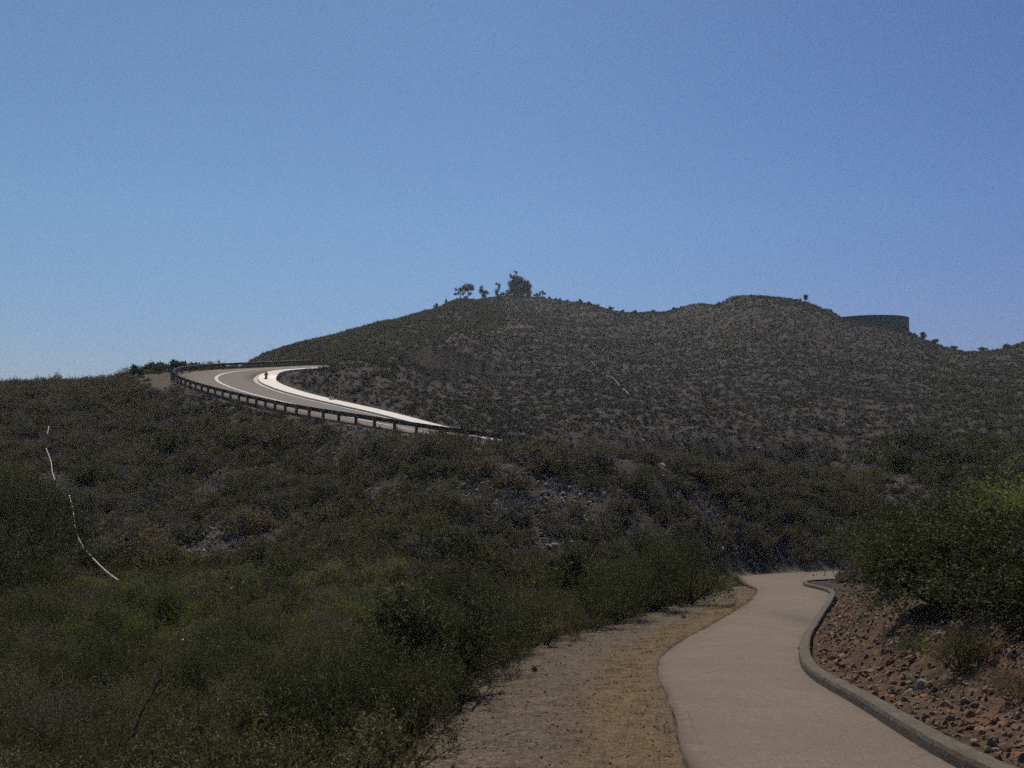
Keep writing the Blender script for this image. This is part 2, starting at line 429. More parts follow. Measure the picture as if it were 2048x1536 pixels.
def simple(name, c1, c2, scale=8, rough=.8, bump=.2, bscale=40, metal=0, spec=.3, coord='obj'):
    m, nt, b, o = new_mat(name); t = NT(nt)
    p = t.gen() if coord == 'obj' else t.pos()
    col = t.mix(t.ramp(t.noise(p, scale, 5), (.3, 0.0), (.7, 1.0)), c1, c2)
    t.put(b.inputs['Base Color'], col); b.inputs['Roughness'].default_value = rough; b.inputs['Metallic'].default_value = metal
    b.inputs['Specular IOR Level'].default_value = spec
    if bump: t.put(b.inputs['Normal'], t.bump(t.noise(p, bscale, 4), bump, .02))
    return m

def leaf_mat(name, cols, trans=.25, rough=.65, spec=.10, patch=.35):
    """cols: dark, mid, pale leaf colours; varies leaf by leaf, plant by plant and over patches of slope"""
    m, nt, b, o = new_mat(name); t = NT(nt)
    oi = t.n('ShaderNodeObjectInfo')
    lf = t.attr('lv')
    f = t.math('ADD', t.math('MULTIPLY', lf, .55), t.math('MULTIPLY', oi.outputs['Random'], .45))
    f = t.math('ADD', f, t.math('MULTIPLY', t.math('SUBTRACT', t.noise(t.pos(), .35, 3), .5), patch))
    col = t.ramp(f, (.12, cols[0]), (.5, cols[1]), (.92, cols[2]))
    t.put(b.inputs['Base Color'], col); b.inputs['Roughness'].default_value = rough
    b.inputs['Specular IOR Level'].default_value = spec
    tr = t.n('ShaderNodeBsdfTranslucent'); t.put(tr.inputs[0], t.mix(.35, col, (.12, .13, .02), 'MIX'))
    ms = t.n('ShaderNodeMixShader'); ms.inputs[0].default_value = trans
    nt.links.new(b.outputs[0], ms.inputs[1]); nt.links.new(tr.outputs[0], ms.inputs[2]); nt.links.new(ms.outputs[0], o.inputs[0])
    return m

# ground
mg, nt, b, o = new_mat('hillside_soil'); t = NT(nt); p = t.pos()
big = t.noise(p, .06, 4); med = t.noise(p, .45, 5, .65); fine = t.noise(p, 5, 5, .7); speck = t.noise(p, 1.4, 6, .8)
c = t.mix(t.ramp(med, (.35, 0.0), (.65, 1.0)), (.034, .026, .021), (.054, .042, .034))
c = t.mix(t.ramp(big, (.42, 0.0), (.62, .6)), c, (.058, .047, .040))
c = t.mix(t.ramp(speck, (.55, 0.0), (.74, .6)), c, (.125, .105, .088))
c = t.mix(t.ramp(fine, (.36, .85), (.52, 0.0)), c, (.026, .021, .016))
c = t.mix(t.ramp(t.noise(p, 3.1, 5, .8), (.54, 0.0), (.66, .6)), c, (.15, .13, .11))
# tan shoulder soil with grit
sh = t.mix(t.ramp(t.noise(p, 2.2, 6, .7), (.34, 0.0), (.68, 1.0)), (.080, .058, .039), (.148, .110, .076))
sh = t.mix(t.ramp(t.noise(p, .9, 4), (.5, 0.0), (.7, .65)), sh, (.098, .086, .070))
sh = t.mix(t.ramp(t.noise(p, 14, 5, .8), (.42, .75), (.52, 0.0)), sh, (.042, .033, .023))
sh = t.mix(t.ramp(t.noise(p, 17, 5, .8), (.54, 0.0), (.62, .6)), sh, (.21, .17, .13))
sh = t.mix(t.ramp(t.voro(p, 26), (.0, .55), (.22, 0.0)), sh, (.24, .195, .15))
sh = t.mix(t.ramp(t.noise(p, 34, 3, .7), (.36, .7), (.5, 0.0)), sh, (.04, .033, .022))
c = t.mix(t.attr('bare'), c, sh)
st = t.mix(t.ramp(t.noise(p, 24, 4, .7), (.36, 0.0), (.64, 1.0)), (.100, .062, .030), (.200, .130, .064))
c = t.mix(t.math('MULTIPLY', t.attr('straw'), t.ramp(t.noise(p, 4.5, 5, .7), (.36, .15), (.6, .95))), c, st)
rb = t.mix(t.ramp(t.noise(p, 2.6, 6, .7), (.36, 0.0), (.66, 1.0)), (.036, .026, .018), (.105, .064, .040))
rb = t.mix(t.ramp(t.noise(p, .8, 4), (.58, 0.0), (.70, .75)), rb, (.165, .073, .040))
rb = t.mix(t.ramp(t.voro(p, 9), (.05, .4), (.3, 0.0)), rb, (.19, .13, .09))
c = t.mix(t.attr('rubble'), c, rb)
c = t.mix(t.math('MULTIPLY', t.attr('cut'), t.ramp(t.noise(p, .5, 5, .7), (.35, .25), (.6, .9))), c, (.150, .095, .062))
t.put(b.inputs['Base Color'], c); b.inputs['Roughness'].default_value = .95; b.inputs['Specular IOR Level'].default_value = .1
t.put(b.inputs['Normal'], t.bump(t.noise(p, 18, 5, .7), .5, .04, t.bump(t.noise(p, 2.2, 5, .7), .6, .25)))

# trail paving
mp, nt, b, o = new_mat('trail_paving'); t = NT(nt); p = t.pos()
c = t.mix(t.ramp(t.noise(p, .8, 5, .6), (.34, 0.0), (.66, 1.0)), (.142, .103, .072), (.178, .131, .092))
c = t.mix(t.ramp(t.noise(p, 60, 4, .8), (.40, .85), (.52, 0.0)), c, (.062, .046, .034))
c = t.mix(t.ramp(t.noise(p, 22, 5, .8), (.40, .55), (.50, 0.0)), c, (.085, .064, .048))
c = t.mix(t.ramp(t.noise(p, 26, 5, .8), (.52, 0.0), (.62, .6)), c, (.235, .185, .142))
c = t.mix(t.ramp(t.noise(p, 3.2, 5, .75), (.50, 0.0), (.68, .45)), c, (.110, .084, .064))
c = t.mix(t.ramp(t.voro(p, 95), (.0, .5), (.2, 0.0)), c, (.25, .19, .14))
sx = t.n('ShaderNodeMapping'); nt.links.new(p, sx.inputs[0]); sx.inputs['Scale'].default_value = (1, .22, 1)
c = t.mix(t.ramp(t.noise(sx.outputs[0], 1.1, 5, .65), (.56, 0.0), (.74, .5)), c, (.105, .083, .066))
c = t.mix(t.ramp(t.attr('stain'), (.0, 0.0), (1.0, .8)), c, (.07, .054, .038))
c = t.mix(t.math('MULTIPLY', t.attr('edge'), t.ramp(t.noise(p, 5, 5, .8), (.38, 0.0), (.58, .85))), c, (.085, .062, .042))
c = t.mix(t.ramp(t.noise(p, .33, 5, .7), (.46, 0.0), (.66, .5)), c, (.118, .094, .074))
c = t.mix(t.ramp(t.noise(p, 1.3, 6, .78), (.55, 0.0), (.70, .5)), c, (.200, .152, .110))
cr = t.math('MULTIPLY', t.ramp(t.voro(p, .42, feature='DISTANCE_TO_EDGE'), (.0, 1.0), (.005, 0.0)), t.ramp(t.noise(p, .3, 2), (.44, 0.0), (.54, 1.0)))
c = t.mix(t.math('MULTIPLY', cr, .6), c, (.05, .04, .03))
t.put(b.inputs['Base Color'], c); b.inputs['Roughness'].default_value = .86; b.inputs['Specular IOR Level'].default_value = .25
t.put(b.inputs['Normal'], t.bump(t.noise(p, 60, 4, .7), .5, .012))

mr, nt, b, o = new_mat('road_asphalt'); t = NT(nt); p = t.pos()
c = t.mix(t.ramp(t.noise(p, .5, 5), (.35, 0.0), (.65, 1.0)), (.118, .088, .070), (.142, .108, .087))
c = t.mix(t.ramp(t.noise(p, 20, 3), (.4, .35), (.55, 0.0)), c, (.09, .075, .066))
t.put(b.inputs['Base Color'], c); b.inputs['Roughness'].default_value = .85; b.inputs['Specular IOR Level'].default_value = .25
t.put(b.inputs['Normal'], t.bump(t.noise(p, 30, 4), .4, .01))

m_conc = simple('pale_concrete', (.42, .36, .29), (.50, .44, .36), 1.5, .5, .15, 30, spec=.5, coord='pos')
m_gut = simple('gutter_concrete', (.30, .26, .225), (.38, .34, .29), 1.5, .7, .15, 30, coord='pos')
m_kerb, nt, b, o = new_mat('kerb_concrete'); t = NT(nt); p = t.pos()
c = t.mix(t.ramp(t.noise(p, 3, 5, .7), (.32, 0.0), (.68, 1.0)), (.078, .066, .050), (.140, .118, .092))
c = t.mix(t.ramp(t.noise(p, 30, 4, .8), (.40, .7), (.52, 0.0)), c, (.05, .042, .032))
c = t.mix(t.ramp(t.noise(p, 7, 5, .8), (.55, 0.0), (.66, .6)), c, (.085, .060, .038))
jt = t.math('PINGPONG', t.attr('run'), 1.5)
c = t.mix(t.ramp(jt, (.0, .9), (.012, 0.0)), c, (.025, .02, .015))
t.put(b.inputs['Base Color'], c); b.inputs['Roughness'].default_value = .92; b.inputs['Specular IOR Level'].default_value = .2
t.put(b.inputs['Normal'], t.bump(t.noise(p, 40, 4, .8), .6, .02, t.bump(t.noise(p, 6, 4, .7), .5, .05)))
m_line = simple('line_paint', (.42, .37, .29), (.55, .49, .40), 6, .7, .1, 30, coord='pos')
m_galv = simple('galvanised_steel', (.050, .056, .054), (.080, .085, .080), 3, .6, .05, 20, metal=.0)
m_post = simple('weathered_timber', (.10, .075, .06), (.17, .13, .10), 9, .9, .4, 40)
m_hyd = simple('red_paint', (.19, .045, .022), (.26, .07, .035), 5, .5, .1, 30)
m_orange = simple('orange_sheeting', (.55, .13, .03), (.65, .18, .04), 5, .5, 0)
m_cab = simple('cabinet_paint', (.13, .125, .11), (.18, .175, .155), 4, .7, .05, 20)
m_blue = simple('blue_plastic', (.02, .07, .22), (.03, .10, .30), 4, .5, 0)
m_pipe = simple('white_plastic_pipe', (.34, .31, .27), (.50, .465, .41), 2.5, .55, .05, 30)
m_tank = simple('tank_green_paint', (.035, .050, .045), (.050, .066, .060), .4, .6, .1, 6)
m_bark = simple('grey_brown_bark', (.055, .042, .032), (.11, .088, .07), 6, .95, .5, 30)
m_dead = simple('bleached_wood', (.20, .17, .135), (.34, .30, .25), 5, .85, .4, 30)
m_rock = simple('tan_rock', (.11, .078, .055), (.27, .19, .14), 3.0, .9, .6, 12)
m_rock2 = simple('rusty_rock', (.13, .064, .036), (.29, .135, .075), 3.0, .9, .6, 12)
m_rockg = simple('grey_rock', (.14, .125, .106), (.31, .28, .245), 2.0, .9, .6, 10)
m_litter = simple('white_litter', (.6, .58, .53), (.75, .73, .68), 8, .6, .05, 30)

L = {
 'dark':   leaf_mat('dark_evergreen_leaf', ((0.024, 0.029, 0.013), (0.055, 0.059, 0.025), (0.110, 0.108, 0.048)), .22),
 'olive':  leaf_mat('olive_leaf', ((00.054, 00.051, 00.021), (00.120, 00.105, 00.044), (00.224, 00.191, 00.084)), .25),
 'green':  leaf_mat('fresh_green_leaf', ((00.057, 00.075, 00.021), (00.122, 00.144, 00.040), (00.223, 00.230, 00.075)), .3),
 'brown':  leaf_mat('dry_brown_leaf', ((00.072, 00.051, 00.031), (00.154, 00.113, 00.069), (00.274, 00.205, 00.132)), .2),
 'grey':   leaf_mat('grey_sage_leaf', ((0.061, 0.054, 0.041), (0.128, 0.112, 0.088), (0.232, 0.207, 0.168)), .2),
 'straw':  leaf_mat('straw_yellow_leaf', ((00.117, 00.099, 00.034), (00.235, 00.196, 00.076), (00.386, 00.324, 00.152)), .3),
 'umber': leaf_mat('umber_scrub_leaf', ((.036, .028, .022), (.068, .051, .041), (.115, .091, .075)), .15),
 'dusk': leaf_mat('mauve_grey_scrub_leaf', ((.038, .032, .030), (.073, .062, .057), (.128, .112, .103)), .15),
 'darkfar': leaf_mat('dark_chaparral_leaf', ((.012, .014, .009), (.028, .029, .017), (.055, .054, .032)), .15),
 'glint':  leaf_mat('glossy_leaf', ((.024, .032, .014), (.055, .062, .028), (.17, .16, .10)), .25, .6, .15),
}

# ------------------------------------------------------------------ plants
def unit(v): return v / (np.linalg.norm(v, axis=-1, keepdims=True) + 1e-9)

def leaves(P, D, length, width, g, curl=.25):
    """diamond leaves at points P pointing along D"""
    n = len(P)
    D = unit(D)
    S = unit(np.cross(D, g.normal(size=(n, 3))))
    U = np.cross(S, D)
    ln = length * g.uniform(.6, 1.35, (n, 1)); w = width * g.uniform(.6, 1.3, (n, 1))
    mid = P + D * ln * .45 + U * ln * curl * .35
    V = np.stack([P, mid + S * w * .5, P + D * ln, mid - S * w * .5], 1).reshape(-1, 3)
    Fq = np.arange(4 * n).reshape(n, 4)
    return V, Fq

def shrub_parts(seed, rad, height, nclump, ntwig, nleaf, llen, lwid, up=.6, spread=.55, flat=1.0):
    g = np.random.default_rng(seed)
    # clump centres over an uneven dome
    a = g.uniform(0, 2 * math.pi, nclump); el = np.arcsin(g.uniform(.02, 1, nclump) ** .8)
    rr = g.uniform(.35, .92, nclump)
    lob = 1 + .28 * np.sin(a * 2 + g.uniform(0, 6)) + .18 * np.sin(a * 3 + g.uniform(0, 6))
    C = np.stack([rr * lob * rad * np.cos(el) * np.cos(a), rr * lob * rad * np.cos(el) * np.sin(a), .12 * height + rr * height * .80 * np.sin(el) ** flat], 1)
    cs = g.uniform(.7, 1.3, nclump)
    # twigs
    ci = np.repeat(np.arange(nclump), ntwig); n = len(ci)
    base = C[ci] + g.normal(size=(n, 3)) * (rad * .13) * cs[ci][:, None]
    outw = unit(C[ci] * [1, 1, .6])
    D = unit(outw * .55 + np.array([0, 0, up]) + g.normal(size=(n, 3)) * spread)
    TL = rad * .34 * g.uniform(.5, 1.3, n) * cs[ci]
    # leaves along the twigs
    ti = np.repeat(np.arange(n), nleaf); m = len(ti)
    s = g.uniform(.05, 1, m)
    P = base[ti] + D[ti] * (TL[ti] * s)[:, None] + g.normal(size=(m, 3)) * rad * .018
    P[:, 2] = np.maximum(P[:, 2], .02)
    LDv = unit(D[ti] * .7 + g.normal(size=(m, 3)) * .75)
    V, Fq = leaves(P, LDv, llen, lwid, g)
    # leaf value: twig and leaf share
    lv = np.clip(.5 * g.random(n)[ti] + .5 * g.random(m), 0, 1) * .8 + .2 * g.random(nclump)[ci[ti]]
    lv = np.repeat(lv, 4)
    st = MB()
    for k in range(min(nclump, 12)):
        c0 = np.array([0, 0, -.12])
        mid = c0 * .5 + C[k] * .5 + g.normal(size=3) * rad * .08
        st.tube(np.array([c0, mid * [.8, .8, 1], C[k]]), [.022 * rad + .006, .014 * rad + .004, .004], 5)
    # thin bare twigs that stick out
    for k in g.choice(n, min(n, 40), replace=False):
        kk = ci[k] % min(nclump, 12); st.tube(np.array([C[kk], C[kk] + (base[k] - C[ci[k]]) * .5 + D[k] * TL[k] * .55, C[kk] + base[k] - C[ci[k]] + D[k] * TL[k] * 1.12]), [.004 * rad + .001, .0025, .0012], 3, False)
    return (V, Fq, lv), st

def shrub_mesh_pair(seed, mat, **kw):
    (V, Fq, lv), st = shrub_parts(seed, **kw)
    fo = mesh_np('foliage', V, Fq, L[mat], attrs={'lv': ('FLOAT', lv)})
    return fo, st.mesh('stems', m_bark)

def shrub_mesh_one(seed, mat, name='shrub', **kw):
    (V, Fq, lv), st = shrub_parts(seed, **kw)
    sv = np.concatenate(st.v); nv = len(V)
    fs = [Fq]
    me = mesh_np(name, np.concatenate([V, sv]), [Fq, np.concatenate(st.f4) + nv] + ([np.concatenate(st.f3) + nv] if st.f3 else []), L[mat],
                 attrs={'lv': ('FLOAT', np.concatenate([lv, np.full(len(sv), .5)]))})
    me.materials.append(m_bark)
    mi = np.zeros(len(me.polygons), np.int32); mi[len(Fq):] = 1
    me.polygons.foreach_set('material_index', mi)
    return me

def grass_mesh(seed, mat, n, rad, h, w, name='grass_tuft', lean=.45):
    g = np.random.default_rng(seed)
    a = g.uniform(0, 2 * math.pi, n); r = rad * np.sqrt(g.random(n)) * .6
    P = np.stack([r * np.cos(a), r * np.sin(a), np.full(n, -.02)], 1)
    D = unit(np.stack([np.cos(a) * lean * g.random(n), np.sin(a) * lean * g.random(n), np.ones(n)], 1) + g.normal(size=(n, 3)) * .16)
    hh = h * g.uniform(.45, 1.15, (n, 1))
    S = unit(np.cross(D, g.normal(size=(n, 3)))) * w * .5
    M = P + D * hh * .55; T = P + D * hh + np.stack([np.cos(a), np.sin(a), -.5 * np.ones(n)], 1) * hh * .22 * g.random((n, 1))
    V = np.stack([P - S, P + S, M + S * .8, M - S * .8, T], 1).reshape(-1, 3)
    i = np.arange(n) * 5
    F4 = np.stack([i, i + 1, i + 2, i + 3], 1); F3 = np.stack([i + 3, i + 2, i + 4], 1)
    return mesh_np(name, V, [F4, F3], L[mat], attrs={'lv': ('FLOAT', np.repeat(g.random(n), 5))})

def rock_mesh(seed, mat, name='rock', sub=2):
    g = np.random.default_rng(seed)
    t = (1 + 5 ** .5) / 2
    V = np.array([(-1, t, 0), (1, t, 0), (-1, -t, 0), (1, -t, 0), (0, -1, t), (0, 1, t), (0, -1, -t), (0, 1, -t), (t, 0, -1), (t, 0, 1), (-t, 0, -1), (-t, 0, 1)], float)
    Fc = [(0, 11, 5), (0, 5, 1), (0, 1, 7), (0, 7, 10), (0, 10, 11), (1, 5, 9), (5, 11, 4), (11, 10, 2), (10, 7, 6), (7, 1, 8), (3, 9, 4), (3, 4, 2), (3, 2, 6), (3, 6, 8), (3, 8, 9), (4, 9, 5), (2, 4, 11), (6, 2, 10), (8, 6, 7), (9, 8, 1)]
    V = list(unit(V))
    for _ in range(sub):
        nf, c = [], {}
        def mid(a, b):
            k = (min(a, b), max(a, b))
            if k not in c:
                v = V[a] + V[b]; V.append(v / np.linalg.norm(v)); c[k] = len(V) - 1
            return c[k]
        for a, b_, d in Fc:
            x, y, z = mid(a, b_), mid(b_, d), mid(d, a)
            nf += [(a, x, z), (b_, y, x), (d, z, y), (x, y, z)]
        Fc = nf
    V = np.array(V)
    for _ in range(9):                       # chop flat facets
        nrm = unit(g.normal(size=3)); k = g.uniform(.45, .85)
        dd = V @ nrm
        V = V - np.maximum(dd - k, 0)[:, None] * nrm
    V *= np.array([1, g.uniform(.6, .9), g.uniform(.45, .75)])
    V += g.normal(size=V.shape) * .018
    return mesh_np(name, V, np.array(Fc), mat)

# ------------------------------------------------------------------ setting: terrain sheet
nphi_f = 760
phi = np.concatenate([np.linspace(-math.pi, R(-49), 70, endpoint=False), np.arctan(np.linspace(math.tan(R(-49)), math.tan(R(-33)), 60, endpoint=False)),
                      np.arctan(np.linspace(math.tan(R(-33)), math.tan(R(33)), nphi_f, endpoint=False)),
                      np.arctan(np.linspace(math.tan(R(33)), math.tan(R(49)), 60, endpoint=False)), np.linspace(R(49), math.pi, 70, endpoint=False)])
rows = np.exp(np.concatenate([np.linspace(math.log(.6), math.log(45), 330, endpoint=False), np.linspace(math.log(45), math.log(145), 190, endpoint=False),
                              np.linspace(math.log(145), math.log(460), 150, endpoint=False), np.linspace(math.log(460), math.log(900), 16)]))
kf = 1 / np.maximum(np.cos(phi), KMIN)
XX = rows[:, None] * (kf * np.sin(phi))[None]; YY = rows[:, None] * (kf * np.cos(phi))[None]
ZZ, BA, ST, RU, CU, ROADD = ground(XX, YY)
nr, nc = XX.shape
V = np.stack([XX, YY, ZZ], -1).reshape(-1, 3)
ii = (np.arange(nr - 1)[:, None] * nc + np.arange(nc)[None]); jj = (np.arange(nr - 1)[:, None] * nc + (np.arange(nc) + 1)[None] % nc)
Fq = np.stack([ii, jj, jj + nc, ii + nc], -1).reshape(-1, 4)
V = np.vstack([V, [[0, 0, -.05]]])
cap = np.stack([np.full(nc, nr * nc), (np.arange(nc) + 1) % nc, np.arange(nc)], 1)
pad = lambda A: np.append(A.ravel(), 0).astype(np.float32)
me = mesh_np('hillside_ground', V, [Fq, cap], mg, True, {'bare': ('FLOAT', pad(BA)), 'straw': ('FLOAT', pad(ST)), 'rubble': ('FLOAT', pad(RU)), 'cut': ('FLOAT', pad(CU))})
obj('hillside_ground', me, kind='structure')

def zat(x, y):
    x = np.atleast_1d(np.asarray(x, float)); y = np.atleast_1d(np.asarray(y, float))
    return ground(x, y)[0]

# ------------------------------------------------------------------ setting: trail and kerb
nx = 15
W = np.linspace(0, 1, nx)
sel = np.arange(len(PC))
Lr, Rr = LEc.copy(), REc.copy()
wob = np.stack([.05 * fbm(PC[:, 0] * 1.7, PC[:, 1] * 1.7, 3)] * 2, 1)
Lr[:, :2] += NP_ * wob * 2
G = Lr[:, None] * (1 - W)[None, :, None] + Rr[:, None] * W[None, :, None]
G[:, :, 2] += .012 * np.sin(W * math.pi)[None]
sk = G[:, :1].copy(); sk[:, :, 2] -= .10
Gs = np.concatenate([sk, G], 1)
n1 = Gs.shape[1]
i0 = (np.arange(len(PC) - 1)[:, None] * n1 + np.arange(n1 - 1)[None])
Fp = np.stack([i0, i0 + 1, i0 + n1 + 1, i0 + n1], -1).reshape(-1, 4)
gx, gy = Gs[:, :, 0].ravel(), Gs[:, :, 1].ravel()
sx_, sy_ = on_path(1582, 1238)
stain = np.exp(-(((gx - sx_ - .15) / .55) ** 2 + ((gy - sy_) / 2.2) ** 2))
edge = np.tile(np.concatenate([[1], np.maximum(np.exp(-W * 9), .9 * np.exp(-(1 - W) * 18))]), len(PC))
obj('paved_path', mesh_np('paved_path', Gs.reshape(-1, 3), Fp, mp, True, {'stain': ('FLOAT', stain), 'edge': ('FLOAT', edge)}), kind='structure')

kmask = (PC[:, 1] < 52) & (PC[:, 0] < 26)
prof_k = [(-.006, -.10), (-.004, .085), (.010, .125), (.035, .140), (.165, .142), (.190, .125), (.205, -.12)]
kr = []
kc = resample(REc[kmask], .10); kn = side_normals(kc)
for qn, (tt, zz) in enumerate(prof_k):
    q = kc.copy(); w_ = fbm(kc[:, 0] * 5 + qn * 3, kc[:, 1] * 5, 3)
    q[:, :2] += kn * (tt + .016 * w_[:, None]); q[:, 2] += zz + .014 * fbm(kc[:, 0] * 7, kc[:, 1] * 7 + qn, 3); kr.append(q)
mb = MB(); mb.strip(kr)
kme = mb.mesh('path_kerb', m_kerb, False)
ka = kme.attributes.new('run', 'FLOAT', 'POINT'); ka.data.foreach_set('value', np.tile(np.arange(len(kc)) * .10, len(prof_k)).astype(np.float32))
obj('path_kerb', kme, kind='structure')

# ------------------------------------------------------------------ setting: mountain road
mb = MB(); mb.strip([road_pt(.55, -.25), road_pt(.55, .0), road_pt(2.5, .02), road_pt(4.5, .035), road_pt(6.5, .02), road_pt(8.35, 0), road_pt(8.35, -.2)])
obj('mountain_road', mb.mesh('mountain_road', mr, True), kind='structure')
mb = MB(); mb.strip([road_pt(4.30, .039), road_pt(4.62, .039)])
obj('road_centre_line', mb.mesh('road_centre_line', m_line), kind='structure')
mb = MB(); mb.strip([road_pt(8.36, -.2), road_pt(8.36, .004), road_pt(8.8, -.012), road_pt(8.82, -.2)])
obj('road_gutter', mb.mesh('road_gutter', m_gut), kind='structure')
mb = MB(); mb.strip([road_pt(8.82, -.2), road_pt(8.84, .135), road_pt(8.88, .15), road_pt(10.75, .185), road_pt(10.76, -.3)])
obj('road_sidewalk', mb.mesh('road_sidewalk', m_conc), kind='structure')

# ------------------------------------------------------------------ guardrail
SRAIL = SR
s0 = float(SR[np.argmin(np.hypot(RAILC[:, 0] - RAIL_START[0], RAILC[:, 1] - RAIL_START[1]))]); s1 = SR[-1] - 8.0
gr = bpy.data.objects.new('guardrail', None); COL.objects.link(gr)
def rail_at(s):
    return np.array([np.interp(s, SR, RAILC[:, k]) for k in range(3)]), np.array([np.interp(s, SR, NR[:, k]) for k in range(2)])
p0, _ = rail_at(s0); gr.location = p0
gr['label'] = 'long steel guardrail on short posts along the outside of the hairpin road'; gr['category'] = 'guardrail'
wprof = [(.0, .43), (.035, .455), (.045, .50), (.01, .545), (-.005, .575), (.01, .605), (.045, .65), (.035, .695), (.0, .72)]
ks = np.arange(s0, s1, .5)
PP = np.array([rail_at(s)[0] for s in ks]); NN = np.array([rail_at(s)[1] for s in ks])
rr_ = []
for q, z in wprof:
    P = PP.copy(); P[:, :2] += NN * (q + .10); P[:, 2] += z; rr_.append(P - p0)
for q, z in wprof[::-1]:
    P = PP.copy(); P[:, :2] += NN * (q + .094); P[:, 2] += z; rr_.append(P - p0)
rr_.append(rr_[0])
mb = MB(); mb.strip(rr_)
obj('rail', mb.mesh('rail', m_galv, False), gr)
mb = MB(); mb.box((0, 0, .30), (.075, .09, .42), bev=.012); mb.box((.0, .135, .575), (.07, .045, .16))
post_me = mb.mesh('post', m_post)
k = 0
for s in np.arange(s0 + .3, s1, 1.905):
    P, n = rail_at(s)
    po = obj('post', post_me, gr)
    P2 = P.copy(); P2[:2] += n * (-.09); P2 -= p0
    po.location = P2; po.rotation_euler = (0, 0, math.atan2(n[1], n[0]) - math.pi / 2)
mb = MB()                                   # flared end piece
P, n = rail_at(s0); tdir = np.array([n[1], -n[0]])
for e, sgn in ((s0, 1),):
    a = P.copy(); a[:2] += n * .1; 
    for z in (.46, .58, .70):
        mb.tube(np.array([a + [0, 0, z - .0], a + [tdir[0] * .28, tdir[1] * .28, z * 0 + .5 + (z - .5) * .6], a + [tdir[0] * .4 - n[0] * .12, tdir[1] * .4 - n[1] * .12, .55]]) - p0, .05, 6)
obj('end_terminal', mb.mesh('end_terminal', m_galv), gr)

# ------------------------------------------------------------------ small street furniture
def on_curve(t, px):
    P = road_pt(t)
    return P
side = road_pt(9.7, .17)
# hydrant at the apex of the sidewalk
def nearest_px(line, px, after=0, before=None):
    q = 1024 + F * line[:, 0] / line[:, 1]
    idx = np.arange(len(line)); ok = (idx >= after) & (idx <= (before if before is not None else len(line)))
    idx = idx[ok]
    return line[idx[np.argmin(np.abs(q[ok] - px))]]
hp = nearest_px(side, 529, 0, int(np.argmin(side[:, 0])))
hy = bpy.data.objects.new('fire_hydrant', None); COL.objects.link(hy); hy.location = hp
hy['label'] = 'short dark red fire hydrant standing on the pale sidewalk inside the hairpin'; hy['category'] = 'fire hydrant'
mb = MB(); mb.lathe([(0, 0), (.19, 0), (.19, .05), (.125, .06), (.12, .42), (.15, .44), (.15, .50), (.13, .52)]); obj('barrel', mb.mesh('barrel', m_hyd, True), hy)
mb = MB(); mb.lathe([(.165, .52), (.165, .55), (.14, .60), (.10, .66), (.05, .70), (.035, .705), (.035, .76), (0, .76)]); obj('bonnet', mb.mesh('bonnet', m_hyd, True), hy)
for sg in (-1, 1):
    mb = MB(); mb.tube(np.array([[sg * .10, 0, .40], [sg * .19, 0, .40]]), .055, 10); mb.tube(np.array([[sg * .19, 0, .40], [sg * .235, 0, .40]]), .07, 6)
    obj('outlet', mb.mesh('outlet', m_hyd), hy)

def place_px(px, py, d):
    P = at(px, py, d); P[2] = zat(P[0], P[1])[0]
    return P

# warning sign above the far leg of the road
P = at(625, 708, 133); zg = zat(P[0], P[1])[0]
sg = bpy.data.objects.new('warning_sign', None); COL.objects.link(sg); sg.location = (P[0], P[1], zg)
sg['label'] = 'orange diamond warning sign on a post above the far guardrail'; sg['category'] = 'sign'
hz = max(P[2] - zg, 1.2)
mb = MB(); mb.box((0, .03, hz / 2 - .1), (.03, .02, hz / 2 + .25)); obj('post', mb.mesh('post', m_post), sg)
mb = MB()
r_ = .40
mb.add([(0, -.012, hz + r_), (-r_, -.012, hz), (0, -.012, hz - r_), (r_, -.012, hz), (0, .006, hz + r_), (-r_, .006, hz), (0, .006, hz - r_), (r_, .006, hz)],
       F4=[(0, 1, 2, 3), (7, 6, 5, 4), (0, 4, 5, 1), (1, 5, 6, 2), (2, 6, 7, 3), (3, 7, 4, 0)])
obj('panel', mb.mesh('panel', m_orange), sg)

for (px, py, d, w, h, lab) in ((655, 727, 136, .30, .75, 'pale utility cabinet where the road goes behind the slope'), (712, 722, 142, .36, .85, 'pale utility cabinet on the crest right of the road end'), (790, 718, 152, .42, .45, 'low pale utility cabinet on the crest left of the orange cut')):
    P = place_px(px, py, d)
    cb = bpy.data.objects.new('utility_cabinet', None); COL.objects.link(cb); cb.location = P; cb['label'] = lab; cb['category'] = 'utility box'; cb['group'] = 'utility cabinets along the upper road'
    mb = MB(); mb.box((0, 0, h / 2), (w, w * .7, h / 2 + .15), bev=.03); obj('body', mb.mesh('body', m_cab), cb)
    mb = MB(); mb.box((0, 0, h + .18), (w * 1.08, w * .78, .03), bev=.01); obj('lid', mb.mesh('lid', m_cab), cb)

kb = nearest_px(road_pt(10.4, .18), 663, 0, i_apex)
mx = bpy.data.objects.new('meter_box', None); COL.objects.link(mx); mx.location = kb; mx['label'] = 'small white box at the back edge of the sidewalk'; mx['category'] = 'box'
mb = MB(); mb.box((0, 0, .09), (.22, .16, .10), bev=.02); obj('body', mb.mesh('body', m_litter), mx)
mb = MB(); mb.box((0, 0, .205), (.24, .18, .014), bev=.008); obj('lid', mb.mesh('lid', m_litter), mx)

